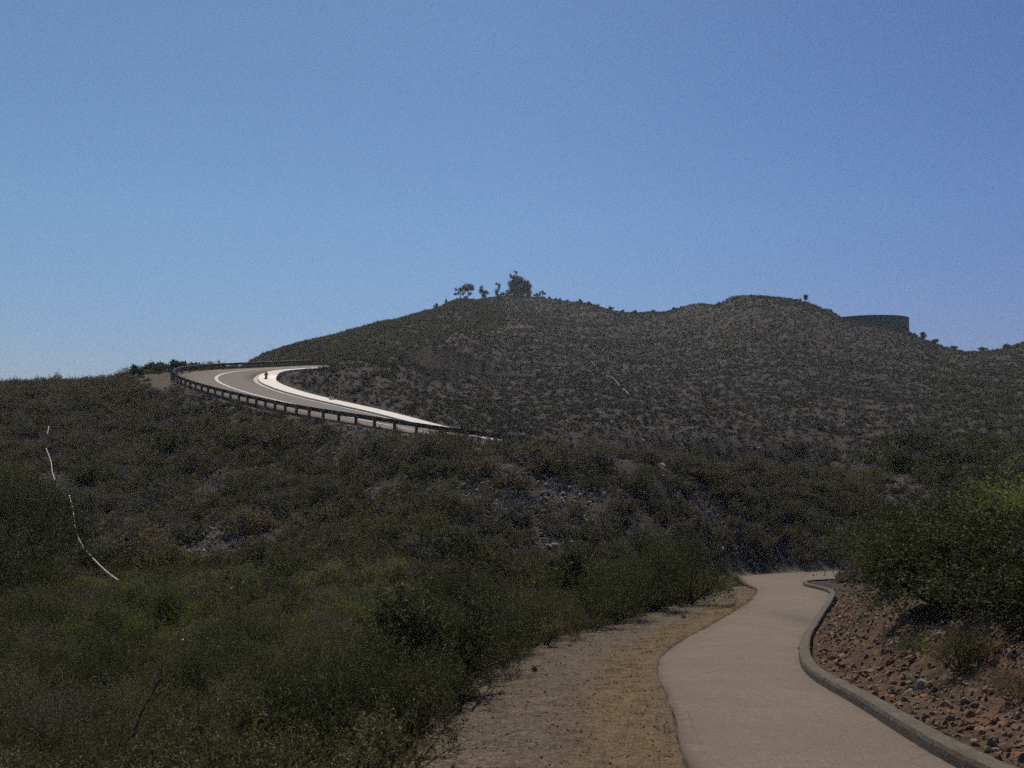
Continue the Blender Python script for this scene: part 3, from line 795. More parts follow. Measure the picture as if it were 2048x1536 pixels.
P = place_px(1141, 880, 63)
bm_ = bpy.data.objects.new('marker_post', None); COL.objects.link(bm_); bm_.location = P; bm_['label'] = 'small blue marker beyond the right end of the guardrail'; bm_['category'] = 'marker'
P1 = at(1141, 877, 63); hz = max(P1[2] - P[2], .5)
mb = MB(); mb.box((0, .02, hz / 2 - .1), (.03, .02, hz / 2 + .1)); obj('stake', mb.mesh('stake', m_post), bm_)
mb = MB(); mb.box((0, -.02, hz), (.13, .02, .10), bev=.006); obj('panel', mb.mesh('panel', m_blue), bm_)

# ------------------------------------------------------------------ water tank
TR = 12.2; td = 292.0
tc = at(1732, 650, td); top = at(1815, 640, td)[2]; tb = zat(tc[0], tc[1])[0]
th = max(top - tb, 6) + 4
wt = bpy.data.objects.new('water_tank', None); COL.objects.link(wt); wt.location = (tc[0], tc[1], top - th)
wt['label'] = 'big round dark green water tank half hidden behind the ridge'; wt['category'] = 'water tank'
mb = MB(); mb.lathe([(TR, 0), (TR, th * .33), (TR + .02, th * .33 + .02), (TR, th * .34), (TR, th * .66), (TR + .02, th * .66 + .02), (TR, th * .67), (TR, th - .25), (TR + .12, th - .22), (TR + .12, th)], n=72); obj('wall', mb.mesh('wall', m_tank), wt)
mb = MB(); mb.lathe([(TR + .12, th), (TR * .97, th + .05), (TR * .5, th + .5), (.01, th + .8)], n=72); rf = obj('roof', mb.mesh('roof', m_tank, True), wt)

# ------------------------------------------------------------------ pipe, sticks
def draped(pts, rad, lift=.0, sag=True):
    P = []
    for px, py, d in pts:
        a = at(px, py, d); P.append(a)
    P = catmull(P, 6)
    z = zat(P[:, 0], P[:, 1])
    P[:, 2] = np.maximum(z + rad + lift, P[:, 2] * 0 + z + rad + lift)
    return P
def find_d(px, py, lo=24., hi=110.):
    """distance at which the sight line meets the slope"""
    ds = np.linspace(lo, hi, 500)
    Pp = np.array([at(px, py, d) for d in ds]); z = zat(Pp[:, 0], Pp[:, 1])
    k = np.flatnonzero(z >= Pp[:, 2] - .02)
    return ds[k[0]] if k.size else ds[-1]
def drape_px(pts, lift):
    out = []
    for px, py in pts:
        d = find_d(px, py + lift * 0)
        a = at(px, py, d); a[2] = zat(a[0], a[1])[0] + lift; out.append(a)
    return catmull(out, 5)
pp = bpy.data.objects.new('irrigation_pipe', None); COL.objects.link(pp); pp['label'] = 'white plastic irrigation pipe snaking down the brushy slope on the left'; pp['category'] = 'pipe'
seg = [[(97, 872), (94, 888)], [(92, 918), (101, 945), (104, 968), (110, 988)], [(138, 1018), (145, 1050), (149, 1085), (155, 1108), (170, 1136), (190, 1160), (212, 1184), (236, 1206)]]
pipes = [drape_px(s, .75) for s in seg]
pp.location = pipes[2][0]
o0 = np.array(pp.location)
for P in pipes:
    mb = MB(); mb.tube(P - o0, .030, 7); obj('pipe_length', mb.mesh('pipe_length', m_pipe, True), pp)

def stick(pts, rad, lab, mat, lift=.25, d=None, forks=0, name='dead_stick', cat='stick'):
    if d is None:
        P = drape_px(pts, lift)
    else:
        P = catmull([at(px, py, d + k * .12) for k, (px, py) in enumerate(pts)], 5)
    e = bpy.data.objects.new(name, None); COL.objects.link(e); e.location = P[0]; e['label'] = lab; e['category'] = cat
    P = P - P[0]
    mb = MB(); mb.tube(P, np.linspace(rad, rad * .45, len(P)), 6); obj('stem', mb.mesh('stem', mat, True), e)
    g = np.random.default_rng(len(lab))
    for k in range(forks):
        i = int(len(P) * (.35 + .55 * k / max(1, forks))); i = min(i, len(P) - 2)
        T = unit(P[i + 1] - P[i]); dv = unit(T + np.array([g.normal() * .6, g.normal() * .4, g.random() * .5]))
        ln = np.linalg.norm(P[-1] - P[0]) * g.uniform(.25, .45)
        q = np.array([P[i], P[i] + dv * ln * .5, P[i] + dv * ln + [0, 0, ln * .12]])
        mb = MB(); mb.tube(q, [rad * .6, rad * .4, rad * .2], 5); obj('twig', mb.mesh('twig', mat, True), e)
    return e
stick([(697, 1022), (720, 1004), (745, 988)], .04, 'pale straight dead stick lying on the middle of the brushy slope', m_dead, .35)
stick([(432, 1228), (462, 1207), (492, 1190)], .035, 'pale thin dead stick above the yellow weeds in the valley', m_dead, .5)
stick([(1180, 728), (1205, 750), (1228, 770), (1252, 795)], .10, 'pale broken line of pipe running down the far hill', m_dead, .7, name='hill_pipe', cat='pipe') if False else None
# streak on the far hill: bleached pipe lying in the scrub
fp = bpy.data.objects.new('hillside_pipe', None); COL.objects.link(fp); fp['label'] = 'thin pale pipe lying in broken lengths down the far hill face'; fp['category'] = 'pipe'
first = None
for s in ([(1183, 727), (1196, 745)], [(1212, 756), (1226, 762), (1240, 778)], [(1246, 784), (1260, 796)]):
    out = []
    for px, py in s:
        d = find_d(px, py, 70, 300); a = at(px, py, d); a[2] = zat(a[0], a[1])[0] + .45; out.append(a)
    P = catmull(out, 5)
    if first is None: first = P[0]; fp.location = first
    mb = MB(); mb.tube(P - first, .036, 6); obj('pipe_length', mb.mesh('pipe_length', m_pipe, True), fp)

# ------------------------------------------------------------------ shrubs as individuals
def pair(name, label, pr, loc, rz, sc, group=None, cat='shrub'):
    e = bpy.data.objects.new(name, None); COL.objects.link(e)
    e.location = loc; e.rotation_euler = (0, 0, rz); e.scale = sc
    e['label'] = label; e['category'] = cat
    if group: e['group'] = group
    for k, me in zip(('foliage', 'stems'), pr):
        obj(k, me, e)
    return e

BIG = dict(nclump=30, ntwig=27, nleaf=16)
PRO = {
 'dark': [shrub_mesh_pair(20 + k, 'dark', rad=1.0, height=1.25, llen=.040, lwid=.014, up=.75, **BIG) for k in range(3)],
 'olive': [shrub_mesh_pair(30 + k, 'olive', rad=1.0, height=1.1, llen=.041, lwid=.0145, up=.7, **BIG) for k in range(3)],
 'green': [shrub_mesh_pair(40 + k, 'green', rad=.9, height=1.1, llen=.046, lwid=.017, up=.8, **BIG) for k in range(2)],
 'brown': [shrub_mesh_pair(50 + k, 'brown', rad=.95, height=1.0, llen=.037, lwid=.012, up=.9, spread=.6, **BIG) for k in range(3)],
 'grey': [shrub_mesh_pair(60 + k, 'grey', rad=.9, height=.9, llen=.037, lwid=.012, up=.9, spread=.6, **BIG) for k in range(2)],
 'straw': [shrub_mesh_pair(70 + k, 'straw', rad=.7, height=.9, llen=.042, lwid=.011, up=1.2, spread=.5, nclump=18, ntwig=22, nleaf=10) for k in range(2)],
 'glint': [shrub_mesh_pair(80 + k, 'glint', rad=.95, height=1.3, llen=.060, lwid=.026, up=.8, **BIG) for k in range(1)],
 'sumac': [shrub_mesh_pair(90 + k, 'dark' if k else 'green', rad=1.5, height=2.0, llen=.075, lwid=.034, up=.5, nclump=46, ntwig=30, nleaf=12) for k in range(3)],
}
MID = dict(nclump=16, ntwig=14, nleaf=8)
def mids(mat, seed, n, rad, h, name='shrub', ll=.13, lw=.045, **k):
    kw = dict(MID); kw.update(k)
    return [shrub_mesh_one(seed + i, mat, name, rad=rad, height=h, llen=ll, lwid=lw, up=.75, **kw) for i in range(n)]
MPRO = {'dark': mids('dark', 200, 3, 1.0, 1.15), 'olive': mids('olive', 210, 2, 1.0, 1.0), 'brown': mids('brown', 220, 3, 1.0, .9, ll=.12, lw=.035),
        'grey': mids('grey', 230, 2, .9, .8, ll=.12, lw=.035), 'green': mids('green', 240, 2, 1.0, 1.1), 'straw': mids('straw', 250, 2, .8, .8, ll=.14, lw=.035)}

def pxof(x, y): return 1024 + F * x / np.maximum(y, .1)

NAMED = []           # (x, y, radius) of things already standing
def free(x, y, r):
    return all((x - a) ** 2 + (y - b_) ** 2 > (r + c_) ** 2 * .30 for a, b_, c_ in NAMED)
def put_px(kind, px, d, s, label, h=1.0, name='shrub', group=None, mid=False, rz=None, sink=.0):
    x = (px - 1024) / F * d; z = zat(x, d)[0] - sink
    rz = random.uniform(0, 6.28) if rz is None else rz
    sc = (s, s, s * h)
    NAMED.append((x, d, s))
    if mid:
        return tagged(name, random.choice(MPRO[kind]), label, 'shrub', group, (x, d, z), (0, 0, rz), sc)
    return pair(name, label, random.choice(PRO[kind]), (x, d, z), rz, sc, group)

# hand placed ones
put_px('sumac', 1795, 20.5, .9, 'rounded green shrub above the bend of the paved path', .85)
put_px('sumac', 1875, 15.5, 1.0, 'biggest leafy shrub on the bank right of the path', .78)
put_px('sumac', 1985, 13.6, 1.0, 'dark leafy shrub on the right bank, cut by the photo edge', .72)
put_px('sumac', 2095, 11.9, .9, 'dark shrub low on the right bank nearest the viewer', .62)
put_px('sumac', 1985, 21, 1.15, 'tall dark shrub standing behind the big right bank shrub', .82)
put_px('sumac', 2100, 18, 1.2, 'tall dark shrub behind the right bank shrubs at the photo edge', .85)
put_px('green', 1765, 25.5, 1.1, 'light green shrub overhanging the soil tongue at the path bend', 1.0)
put_px('dark', 1800, 29, 1.3, 'dark shrub behind the light green shrub at the path bend', .9)
put_px('olive', 1890, 27, 1.5, 'olive shrub on the rise behind the right bank', .9)
put_px('olive', 1905, 11.6, .55, 'small olive shrub at the foot of the right bank shrubs', .8)
put_px('brown', 2020, 9.6, .42, 'small dry brown shrub on the rubble near the photo corner', .7)
put_px('dark', 1360, 33.5, 1.55, 'tall dark shrub at the end of the brush by the path bend', 1.35)
put_px('dark', 1295, 31, 1.4, 'dark shrub second from the path end of the brush line', 1.3)
put_px('olive', 1330, 36.5, 1.5, 'olive shrub behind the tall dark shrub at the path bend', 1.2)
put_px('dark', 1235, 27.5, 1.3, 'dark shrub beside the widest part of the far shoulder', 1.1)
put_px('dark', 1160, 25, 1.15, 'dark shrub over the shoulder edge halfway along the path', 1.0)
put_px('olive', 1085, 21.5, 1.0, 'olive shrub leaning over the middle of the shoulder edge', .95)
put_px('dark', 1010, 18.5, .95, 'dark shrub casting shade on the middle shoulder edge', .9)
put_px('glint', 862, 12.9, 1.05, 'dark shrub with pale glossy leaves left of the gravel shoulder', 1.05)
put_px('dark', 950, 15.2, .9, 'dark shrub behind the glossy leaved shrub by the shoulder', .95)
put_px('dark', 790, 10.6, .9, 'nearest dark shrub overhanging the gravel shoulder', .95)
put_px('dark', 655, 8.8, .85, 'dark shrub at the bottom edge beside the gravel shoulder', .95)
put_px('straw', 335, 19, 1.0, 'yellow green weedy bush in the hollow of the brush', .9)
put_px('straw', 420, 24.5, 1.2, 'taller yellow weedy bush in the middle of the valley', .9)
put_px('green', 345, 27, 1.3, 'bright green bush on the valley floor', 1.1)
put_px('green', 280, 29, 1.2, 'bright green bush left of the yellow weeds', 1.0)
put_px('straw', 560, 26, 1.1, 'straw coloured bush right of the pale dead stick', .8)
put_px('straw', 690, 28, 1.1, 'straw coloured bush at the foot of the middle slope', .8)
put_px('straw', 820, 31, 1.2, 'yellow tinted bush below the stony patch', .8)
put_px('green', 1440, 41.5, .8, 'small green plant at the outer edge of the path bend', .6)
put_px('green', 1462, 43.5, .6, 'smallest green plant on the tip of the path bend', .7)
put_px('dark', 30, 33, 2.0, 'large dark shrub at the left edge of the valley', 1.1)
put_px('dark', 90, 42, 2.3, 'large dark shrub left of the white irrigation pipe', 1.1)
put_px('dark', 20, 46, 2.2, 'dark shrub behind the large left edge shrub', 1.1)
put_px('dark', 60, 52, 2.1, 'dark shrub left of the upper pipe break', 1.0)
put_px('olive', 15, 58, 2.0, 'olive shrub at the left edge halfway up the slope', 1.0)

# the near brush left of the path
INFO = {'dark': ('dense dark green shrub in the near brush left of the path', 'dark green shrubs of the near brush'),
        'olive': ('olive green shrub in the near brush left of the path', 'olive shrubs of the near brush'),
        'brown': ('dry brown shrub in the near brush left of the path', 'dry brown shrubs of the near brush'),
        'grey': ('grey twiggy shrub in the near brush left of the path', 'grey shrubs of the near brush')}
cnt = 0; tries = 0
while cnt < 165 and tries < 9000:
    tries += 1
    d = 5.0 + 26.5 * random.random() ** .85; px = random.uniform(-330, 1330); x = (px - 1024) / F * d
    r = random.uniform(.75, 1.15) * (.62 + .38 * min(1, d / 14))
    if math.hypot(x, d) < 5.0 + r * .4: continue
    j, ds = nearest(np.array([x]), np.array([d]), PC)
    if (x > PC[j[0], 0] and d < 40) or ds[0] < PHW[j[0]] + SHOULDER[j[0]] + .72 * r + .1: continue
    if not free(x, d, r): continue
    nz = fbm(np.array([x / 4]), np.array([d / 4]), 2)[0]
    kind = random.choices(['dark', 'olive', 'brown', 'grey'], [3 + 10 * max(0, nz), 4, 4.2 + 10 * max(0, -nz), 1.1])[0]
    z = zat(x, d)[0]
    lab, grp = INFO[kind]
    pair('shrub', lab, random.choice(PRO[kind]), (x, d, z - .05), random.uniform(0, 6.28), (r, r, r * random.uniform(.8, 1.15)), grp)
    NAMED.append((x, d, r)); cnt += 1

# the evergreen belt at the foot of the hill on the right
cnt = 0; tries = 0
while cnt < 34 and tries < 3000:
    tries += 1
    px = random.uniform(1560, 2130); d = random.uniform(70, 92)
    if d < 70 + max(0, (1760 - px)) * .05: continue
    x = (px - 1024) / F * d; r = random.uniform(1.5, 2.4)
    if not free(x, d, r): continue
    kind = random.choice(['dark', 'dark', 'dark', 'olive'])
    tagged('shrub', random.choice(MPRO[kind]), 'rounded evergreen shrub in the green belt at the foot of the hill', 'shrub', 'evergreen shrubs in the belt below the hill', (x, d, zat(x, d)[0] - .15), (0, 0, random.uniform(0, 6.28)), (r, r, r * random.uniform(.6, .85)))
    NAMED.append((x, d, r)); cnt += 1
# yellow green weeds on the valley floor
cnt = 0; tries = 0
while cnt < 30 and tries < 3000:
    tries += 1
    px = random.uniform(180, 1000); d = random.uniform(21, 35) - max(0, (px - 700)) * .01; x = (px - 1024) / F * d; r = random.uniform(.7, 1.25)
    if not free(x, d, r * .5): continue
    kind = random.choice(['straw', 'straw', 'green'])
    lab = 'yellow straw weedy clump on the valley floor below the slope' if kind == 'straw' else 'bright green weedy clump on the valley floor below the slope'
    pair('shrub', lab, random.choice(PRO[kind]), (x, d, zat(x, d)[0]), random.uniform(0, 6.28), (r, r, r * random.uniform(.8, 1.1)), 'yellow weeds on the valley floor' if kind == 'straw' else 'green weeds on the valley floor')
    NAMED.append((x, d, r * .5)); cnt += 1
# dark bushes on the slope below the guardrail
cnt = 0; tries = 0
while cnt < 56 and tries < 3000:
    tries += 1
    px = random.uniform(-60, 1420); d = random.uniform(33, 66); x = (px - 1024) / F * d; r = random.uniform(1.0, 1.7)
    j, ds = nearest(np.array([x]), np.array([d]), RAILC)
    if ds[0] < 6.0 or d > RAILC[j[0], 1] - 2.5: continue
    j, ds = nearest(np.array([x]), np.array([d]), PC)
    if ds[0] < 4.5 or not free(x, d, r * 1.6): continue
    kind = random.choice(['dark', 'brown', 'brown', 'grey', 'grey']) if d > 42 else random.choice(['dark', 'brown', 'olive', 'grey'])
    col = {'dark': 'dark green', 'brown': 'dry brown', 'olive': 'olive', 'grey': 'grey twiggy'}[kind]
    tagged('shrub', random.choice(MPRO[kind]), col + ' clump of brush on the slope below the guardrail', 'shrub', col + ' shrubs on the slope below the guardrail', (x, d, zat(x, d)[0] - .1), (0, 0, random.uniform(0, 6.28)), (r, r, r * random.uniform(.75, 1.05)))
    NAMED.append((x, d, r)); cnt += 1

# dead branch standing out of the near brush
stick([(262, 1480), (285, 1420), (305, 1385), (330, 1345)], .016, 'dark bare dead branch rising out of the near brush', m_bark, d=11.0, forks=4, name='dead_branch', cat='branch')

# ------------------------------------------------------------------ trees on the skyline
def tree_parts(seed, h, crown, trunk_r, lean=0.0, stems=1):
    """crown: list of (dx, dz, rx, rz, density) lumps in metres, dz from the ground"""
    g = np.random.default_rng(seed)
    tb = MB()
    tops = []
    for k in range(stems):
        off = (k - (stems - 1) / 2) * trunk_r * 3
        P = np.array([[off, 0, -.5], [off + lean * .2, g.normal() * .1, h * .3], [off * 1.6 + lean * .6, g.normal() * .15, h * .62], [off * 2 + lean, 0, h * .9]])
        tb.tube(catmull(P, 4), np.linspace(trunk_r, trunk_r * .3, 13), 7)
    Vs, Fs, lvs, n0 = [], [], [], 0
    for (dx, dz, rx, rz, den) in crown:
        zb = min(dz - rz * .3, h * .85)
        s = np.array([lean * max(0, zb * .55) / h, 0, zb * .55]); e = np.array([dx, g.normal() * rx * .3, dz])
        tb.tube(np.array([s, (s + e) / 2 + g.normal(size=3) * .12, e]), [trunk_r * .45, trunk_r * .28, trunk_r * .12], 5)
        rx, rz = rx * 1.08, rz * 1.08; n = int(den * rx * rz * (145 if den >= 3 else 125)) + 40
        # sub-clumps give a ragged edge
        nc_ = max(4, int(6 * rx * rz) ); cc = unit(g.normal(size=(nc_, 3))) * g.uniform(.3, 1, (nc_, 1)) * [rx, rx * .9, rz]
        idx = g.integers(0, nc_, n)
        P = e + [0, g.normal() * rx * .2, 0] + cc[idx] + g.normal(size=(n, 3)) * [rx * .22, rx * .22, rz * .22]
        V, Fq = leaves(P, unit(g.normal(size=(n, 3)) + [0, 0, -.4]), .44, .20, g)
        Vs.append(V); Fs.append(Fq + n0); n0 += len(V); lvs.append(np.repeat(g.random(n), 4))
    return (np.concatenate(Vs), np.concatenate(Fs), np.concatenate(lvs)), tb

def skyline_tree(px, py, d, h, crown, label, seed, tr=.22, mat='dark', lean=0.0, name='tree', stems=1, cat='tree'):
    dd = np.linspace(d * .86, d * 1.14, 60)
    zz = zat((px - 1024) / F * dd, dd)
    k = int(np.argmax((zz - EYE) / dd)); d = float(dd[k]); z = float(zz[k])
    x = (px - 1024) / F * d
    e = bpy.data.objects.new(name, None); COL.objects.link(e); e.location = (x, d, z); e['label'] = label; e['category'] = cat
    (V, Fq, lv), tb = tree_parts(seed, h, crown, tr, lean, stems)
    obj('crown', mesh_np('crown', V, Fq, L[mat], attrs={'lv': ('FLOAT', lv)}), e)
    obj('trunk', tb.mesh('trunk', m_bark, True), e)
    return e
D0 = 398
u = D0 / F          # metres per sight unit there
skyline_tree(871, 623, 352, 2.2, [(-.3, 1.0, .5, .8, 2), (.3, 1.5, .3, .7, 2)], 'stubby forked snag at the left end of the summit trees', 1, .12)
skyline_tree(892, 620, 358, 2.2, [(0, 1.2, .35, 1.0, 3)], 'thin upright sapling left of the open crowned summit tree', 2, .1)
skyline_tree(920, 612, 372, 5.0, [(-1.2, 2.6, .9, .8, 2.2), (.2, 4.2, 1.3, .8, 2.4), (1.0, 2.6, .6, .6, 2), (-1.8, 4.0, .5, .4, 2)], 'open crowned tree with see-through foliage, left on the summit', 3, .15, lean=.4)
skyline_tree(935, 610, 376, 6.2, [(0, 5.2, 1.9, 1.1, 2.4), (1.3, 4.2, 1.2, 1.0, 2.2), (-.9, 4.4, 1.0, .8, 2.2), (.6, 2.4, .7, .6, 2), (-.6, 1.2, .6, .8, 2.5)], 'umbrella crowned tree right of the see-through tree', 4, .17, lean=.2)
skyline_tree(966, 604, 386, 5.6, [(-.3, 3.6, 1.3, 1.3, 2.6), (.9, 3.0, 1.0, 1.0, 2.6), (-.6, 5.0, .6, .7, 2.4), (0, 1.4, 1.2, 1.0, 2.6)], 'compact rounded tree between the umbrella tree and slim tree', 5, .17)
skyline_tree(996, 602, 398, 6.0, [(-.5, 2.2, .7, 1.6, 2.4), (.3, 4.2, .5, 1.4, 2.4), (-.7, 5.6, .3, .4, 2), (.6, 1.0, .8, .8, 2.5)], 'slim upright tree left of the tall summit clump', 6, .14)
skyline_tree(1012, 602, 400, 2.6, [(-1, 1.2, 1.1, .7, 2.6), (1, 1.3, 1.0, .7, 2.6), (.4, 2.2, .5, .4, 2)], 'low bush between the slim tree and tall summit clump', 7, .12, name='bush', cat='bush')
skyline_tree(1028, 602, 402, 10.0, [(-.6, 7.4, 1.1, .8, 1.6), (.5, 9.6, .7, .6, 2.2), (-1.0, 8.4, .6, .5, 1.6), (.4, 6.6, 1.9, 1.8, 3), (.0, 4.4, 2.1, 2.1, 3), (.4, 1.9, 2.2, 1.8, 3)], 'tallest tree on the summit with a thin plume at the top', 8, .28, lean=.3)
skyline_tree(1045, 603, 403, 7.6, [(-.4, 6.2, 1.5, 1.6, 3), (.5, 4.4, 2.0, 2.0, 3), (-.4, 2.1, 2.1, 2.0, 3)], 'dense full tree right against the tallest summit tree', 9, .25)
skyline_tree(1055, 604, 401, 7.0, [(-.2, 5.6, 1.0, 1.4, 3), (.5, 3.8, 1.2, 1.6, 3), (.8, 1.8, 1.3, 1.4, 3)], 'dense tree at the right end of the summit clump', 10, .24, lean=-.3)
skyline_tree(1073, 606, 398, 2.0, [(-.5, 1.0, .7, .6, 2.4), (.5, 1.2, .6, .6, 2.4)], 'small bush right after the summit clump', 11, .1, name='bush', cat='bush')
skyline_tree(1085, 608, 396, 3.4, [(-.4, 2.6, .7, .7, 2.2), (.8, 2.0, .8, .6, 2.2), (-1.0, 1.3, .6, .5, 2.2), (.2, .8, .9, .5, 2.4)], 'small spreading tree standing alone right of the summit clump', 12, .12)
for k, (px, d, r, lab) in enumerate([(1100, 394, 1.0, 'low bush on the crest just right of the spreading tree'), (1112, 393, .8, 'round bush first in the row right of the summit'), (1120, 392, .9, 'round bush second in the row right of the summit'),
        (1135, 390, .8, 'flat bush on the crest midway down from the summit'), (1160, 387, 1.2, 'wide bush on the crest left of the twin dips'), (1178, 383, 1.0, 'lower bush beside the wide crest bush'), (1196, 378, .8, 'small bush on the crest before the saddle'),
        (1222, 370, 1.4, 'broad bush at the right end of the summit row'), (1246, 362, 1.0, 'bush on the crest entering the saddle'), (1270, 355, 1.0, 'bush near the bottom of the saddle'), (1308, 342, .8, 'small upright bush at the bottom of the saddle'),
        (1350, 328, .7, 'tiny bush on the left shoulder of the right hump'), (1440, 292, .8, 'low bush on top of the right hump'), (1664, 284, .7, 'small bush where the ridge meets the water tank'),
        (1822, 276, .9, 'small bush just right of the water tank'), (1832, 276, 1.0, 'upright bush right of the water tank'), (1872, 272, 1.2, 'bush on the ridge below the round tree'), (1910, 269, 1.0, 'bush on the falling ridge right of the tank'), (1968, 268, 1.3, 'pale twiggy bush in the right hand saddle'), (2016, 290, 1.3, 'twiggy bush on the ridge near the right edge')]):
    r *= .62; skyline_tree(px, 0, d, 1.6 * r, [(-.4 * r, .7 * r, .9 * r, .6 * r, 3), (.5 * r, .9 * r, .8 * r, .6 * r, 3), (0, 1.3 * r, .5 * r, .4 * r, 2.5)], lab, 60 + k, .08, name='bush', cat='bush', mat='dark' if k < 18 else 'grey')
skyline_tree(1615, 612, 286, 2.2, [(0, 1.7, .55, .55, 4), (.1, .9, .3, .5, 3)], 'tiny round lone tree on the ridge left of the tank', 90, .06)
skyline_tree(1850, 672, 274, 2.2, [(-.1, 1.5, .9, .7, 3), (.6, 1.1, .6, .6, 3), (-.5, .7, .7, .6, 3)], 'small round tree on the ridge right of the tank', 91, .08)
for k, (px, d, r) in enumerate([(60, 99, .5), (105, 100, .7), (270, 105, .7), (296, 106, .9), (318, 108, .8), (345, 112, .9), (362, 113, .8), (385, 116, .7)]):
    labs = ['small bush on the left skyline nearest the photo edge', 'bush on the low left skyline', 'bush on the skyline left of the dirt pull-off', 'taller bush on the skyline beside the dirt pull-off', 'bush right above the dirt pull-off',
            'bush on the skyline behind the hairpin rail', 'low bush behind the top of the hairpin rail', 'last small bush behind the far rail']
    skyline_tree(px, 0, d, 1.3 * r, [(-.5 * r, .5 * r, .9 * r, .45 * r, 5), (.6 * r, .6 * r, .9 * r, .5 * r, 5), (0, .95 * r, .6 * r, .3 * r, 4)], labs[k], 120 + k, .05, name='bush', cat='bush')

# ------------------------------------------------------------------ rocks on the cut bank
RK = [rock_mesh(300 + k, [m_rock, m_rock2, m_rock, m_rockg][k % 4]) for k in range(8)]
cnt = 0; tries = 0
while cnt < 150 and tries < 6000:
    tries += 1
    i = random.randrange(len(PC)); 
    if not (6.5 < PC[i, 1] < 30): continue
    t_ = PHW[i] + random.uniform(.5, 3.2)
    x, y = PC[i, 0] + NP_[i, 0] * t_, PC[i, 1] + NP_[i, 1] * t_
    s = (.03 + .075 * random.random() ** 2.2 + (.05 if random.random() < .05 else 0)) * (1 + .02 * y)
    warm = random.random() < .75
    me = RK[random.choice([0, 1, 2, 4, 5, 6])] if warm else RK[random.choice([3, 7])]
    rust = me in (RK[1], RK[5])
    grp = 'rusty rocks on the cut bank' if rust else ('tan rocks on the cut bank' if warm else 'grey rocks on the cut bank')
    lab = ('rusty orange' if rust else ('pale tan' if warm else 'grey')) + ' angular rock on the cut bank right of the kerb'
    tagged('rock', me, lab, 'rock', grp, (x, y, zat(x, y)[0] - s * .1), (random.uniform(-.5, .5), random.uniform(-.5, .5), random.uniform(0, 6.3)), (s, s * random.uniform(.7, 1.1), s))
    cnt += 1
for px, py, s, lab in ((1592, 1297, .06, 'small pale stone lying on the path beside the kerb'), (1424, 1178, .09, 'white stone in the grass at the path bend'), (1362, 1236, .13, 'brown stone on the far shoulder'), (1068, 1336, .08, 'tan rock at the shoulder edge above the middle'), (1004, 1380, .09, 'rusty rock at the shoulder edge in the shade')):
    x, y = on_path(px, py)
    tagged('rock', RK[2 if 'pale' in lab or 'white' in lab else 1], lab, 'rock', None, (x, y, zat(x, y)[0] + (s * .3 if px != 1592 else .16)), (.2, .1, px), (s, s, s))
x, y = on_path(365 + 600, 1385)
tagged('litter_scrap', rock_mesh(350, m_litter, 'litter_scrap', 1), 'white scrap caught on the yellow weeds in the hollow', 'litter', None, (lambda d: tuple(at(366, 1279, d)))(18.2), (.3, .5, .2), (.03, .045, .03))

# ------------------------------------------------------------------ stuff: scattered scrub, grass and gravel
SRC = bpy.data.collections.new('scatter_sources')
def src(name, meshes):
    c = bpy.data.collections.new(name)
    for k, me in enumerate(meshes):
        o_ = bpy.data.objects.new('%s_%02d' % (name, k), me); c.objects.link(o_)
    return c
def scatter(name, meshes, pts, rot, scl, idx):
    me = mesh_np(name, pts, np.zeros((0, 3), int), None, attrs={'rot': ('FLOAT_VECTOR', rot.astype(np.float32)), 'scl': ('FLOAT_VECTOR', scl.astype(np.float32)), 'idx': ('INT', idx.astype(np.int32))})
    o_ = obj(name, me, kind='stuff')
    ng = bpy.data.node_groups.new(name, 'GeometryNodeTree')
    ng.interface.new_socket('Geometry', in_out='INPUT', socket_type='NodeSocketGeometry'); ng.interface.new_socket('Geometry', in_out='OUTPUT', socket_type='NodeSocketGeometry')
    gi, go = ng.nodes.new('NodeGroupInput'), ng.nodes.new('NodeGroupOutput')
    ip = ng.nodes.new('GeometryNodeInstanceOnPoints'); ci = ng.nodes.new('GeometryNodeCollectionInfo')
    ci.inputs['Collection'].default_value = src(name + '_src', meshes); ci.inputs['Separate Children'].default_value = True; ci.inputs['Reset Children'].default_value = True
    ip.inputs['Pick Instance'].default_value = True
    def na(n, ty):
        x = ng.nodes.new('GeometryNodeInputNamedAttribute'); x.data_type = ty; x.inputs['Name'].default_value = n
        return x.outputs[0]
    ln = ng.links.new
    ln(gi.outputs[0], ip.inputs['Points']); ln(ci.outputs[0], ip.inputs['Instance'])
    ln(na('idx', 'INT'), ip.inputs['Instance Index']); ln(na('rot', 'FLOAT_VECTOR'), ip.inputs['Rotation']); ln(na('scl', 'FLOAT_VECTOR'), ip.inputs['Scale'])
    ln(ip.outputs[0], go.inputs[0])
    mod = o_.modifiers.new('scatter', 'NODES'); mod.node_group = ng
    return o_

def sample(n, dlo, dhi, plo, phi_, power=1.0):
    """random points over a sector; power 1 = even on the ground"""
    q = rng.random(n)
    e = 1 + power
    d = (dlo ** e + q * (dhi ** e - dlo ** e)) ** (1 / e)
    px = rng.uniform(plo, phi_, n)
    return (px - 1024) / F * d, d, px

def dist_path(x, y):
    j, ds = nearest(x, y, PC)
    s_ = (x - PC[j, 0]) * NP_[j, 0] + (y - PC[j, 1]) * NP_[j, 1]
    return np.where(s_ > 0, ds, -ds), PHW[j], SHOULDER[j]

TW = dict(nclump=7, ntwig=7, nleaf=4)
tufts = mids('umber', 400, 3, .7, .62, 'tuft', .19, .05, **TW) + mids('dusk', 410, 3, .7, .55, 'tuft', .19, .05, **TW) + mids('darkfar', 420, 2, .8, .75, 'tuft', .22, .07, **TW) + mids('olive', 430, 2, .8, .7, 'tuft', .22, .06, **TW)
# far hill
x, y, px = sample(150000, 62, 470, -150, 2200, .25)
Z, ba, _, _, cu, rd = ground(x, y)
dn = fbm(x / 14, y / 14, 4)
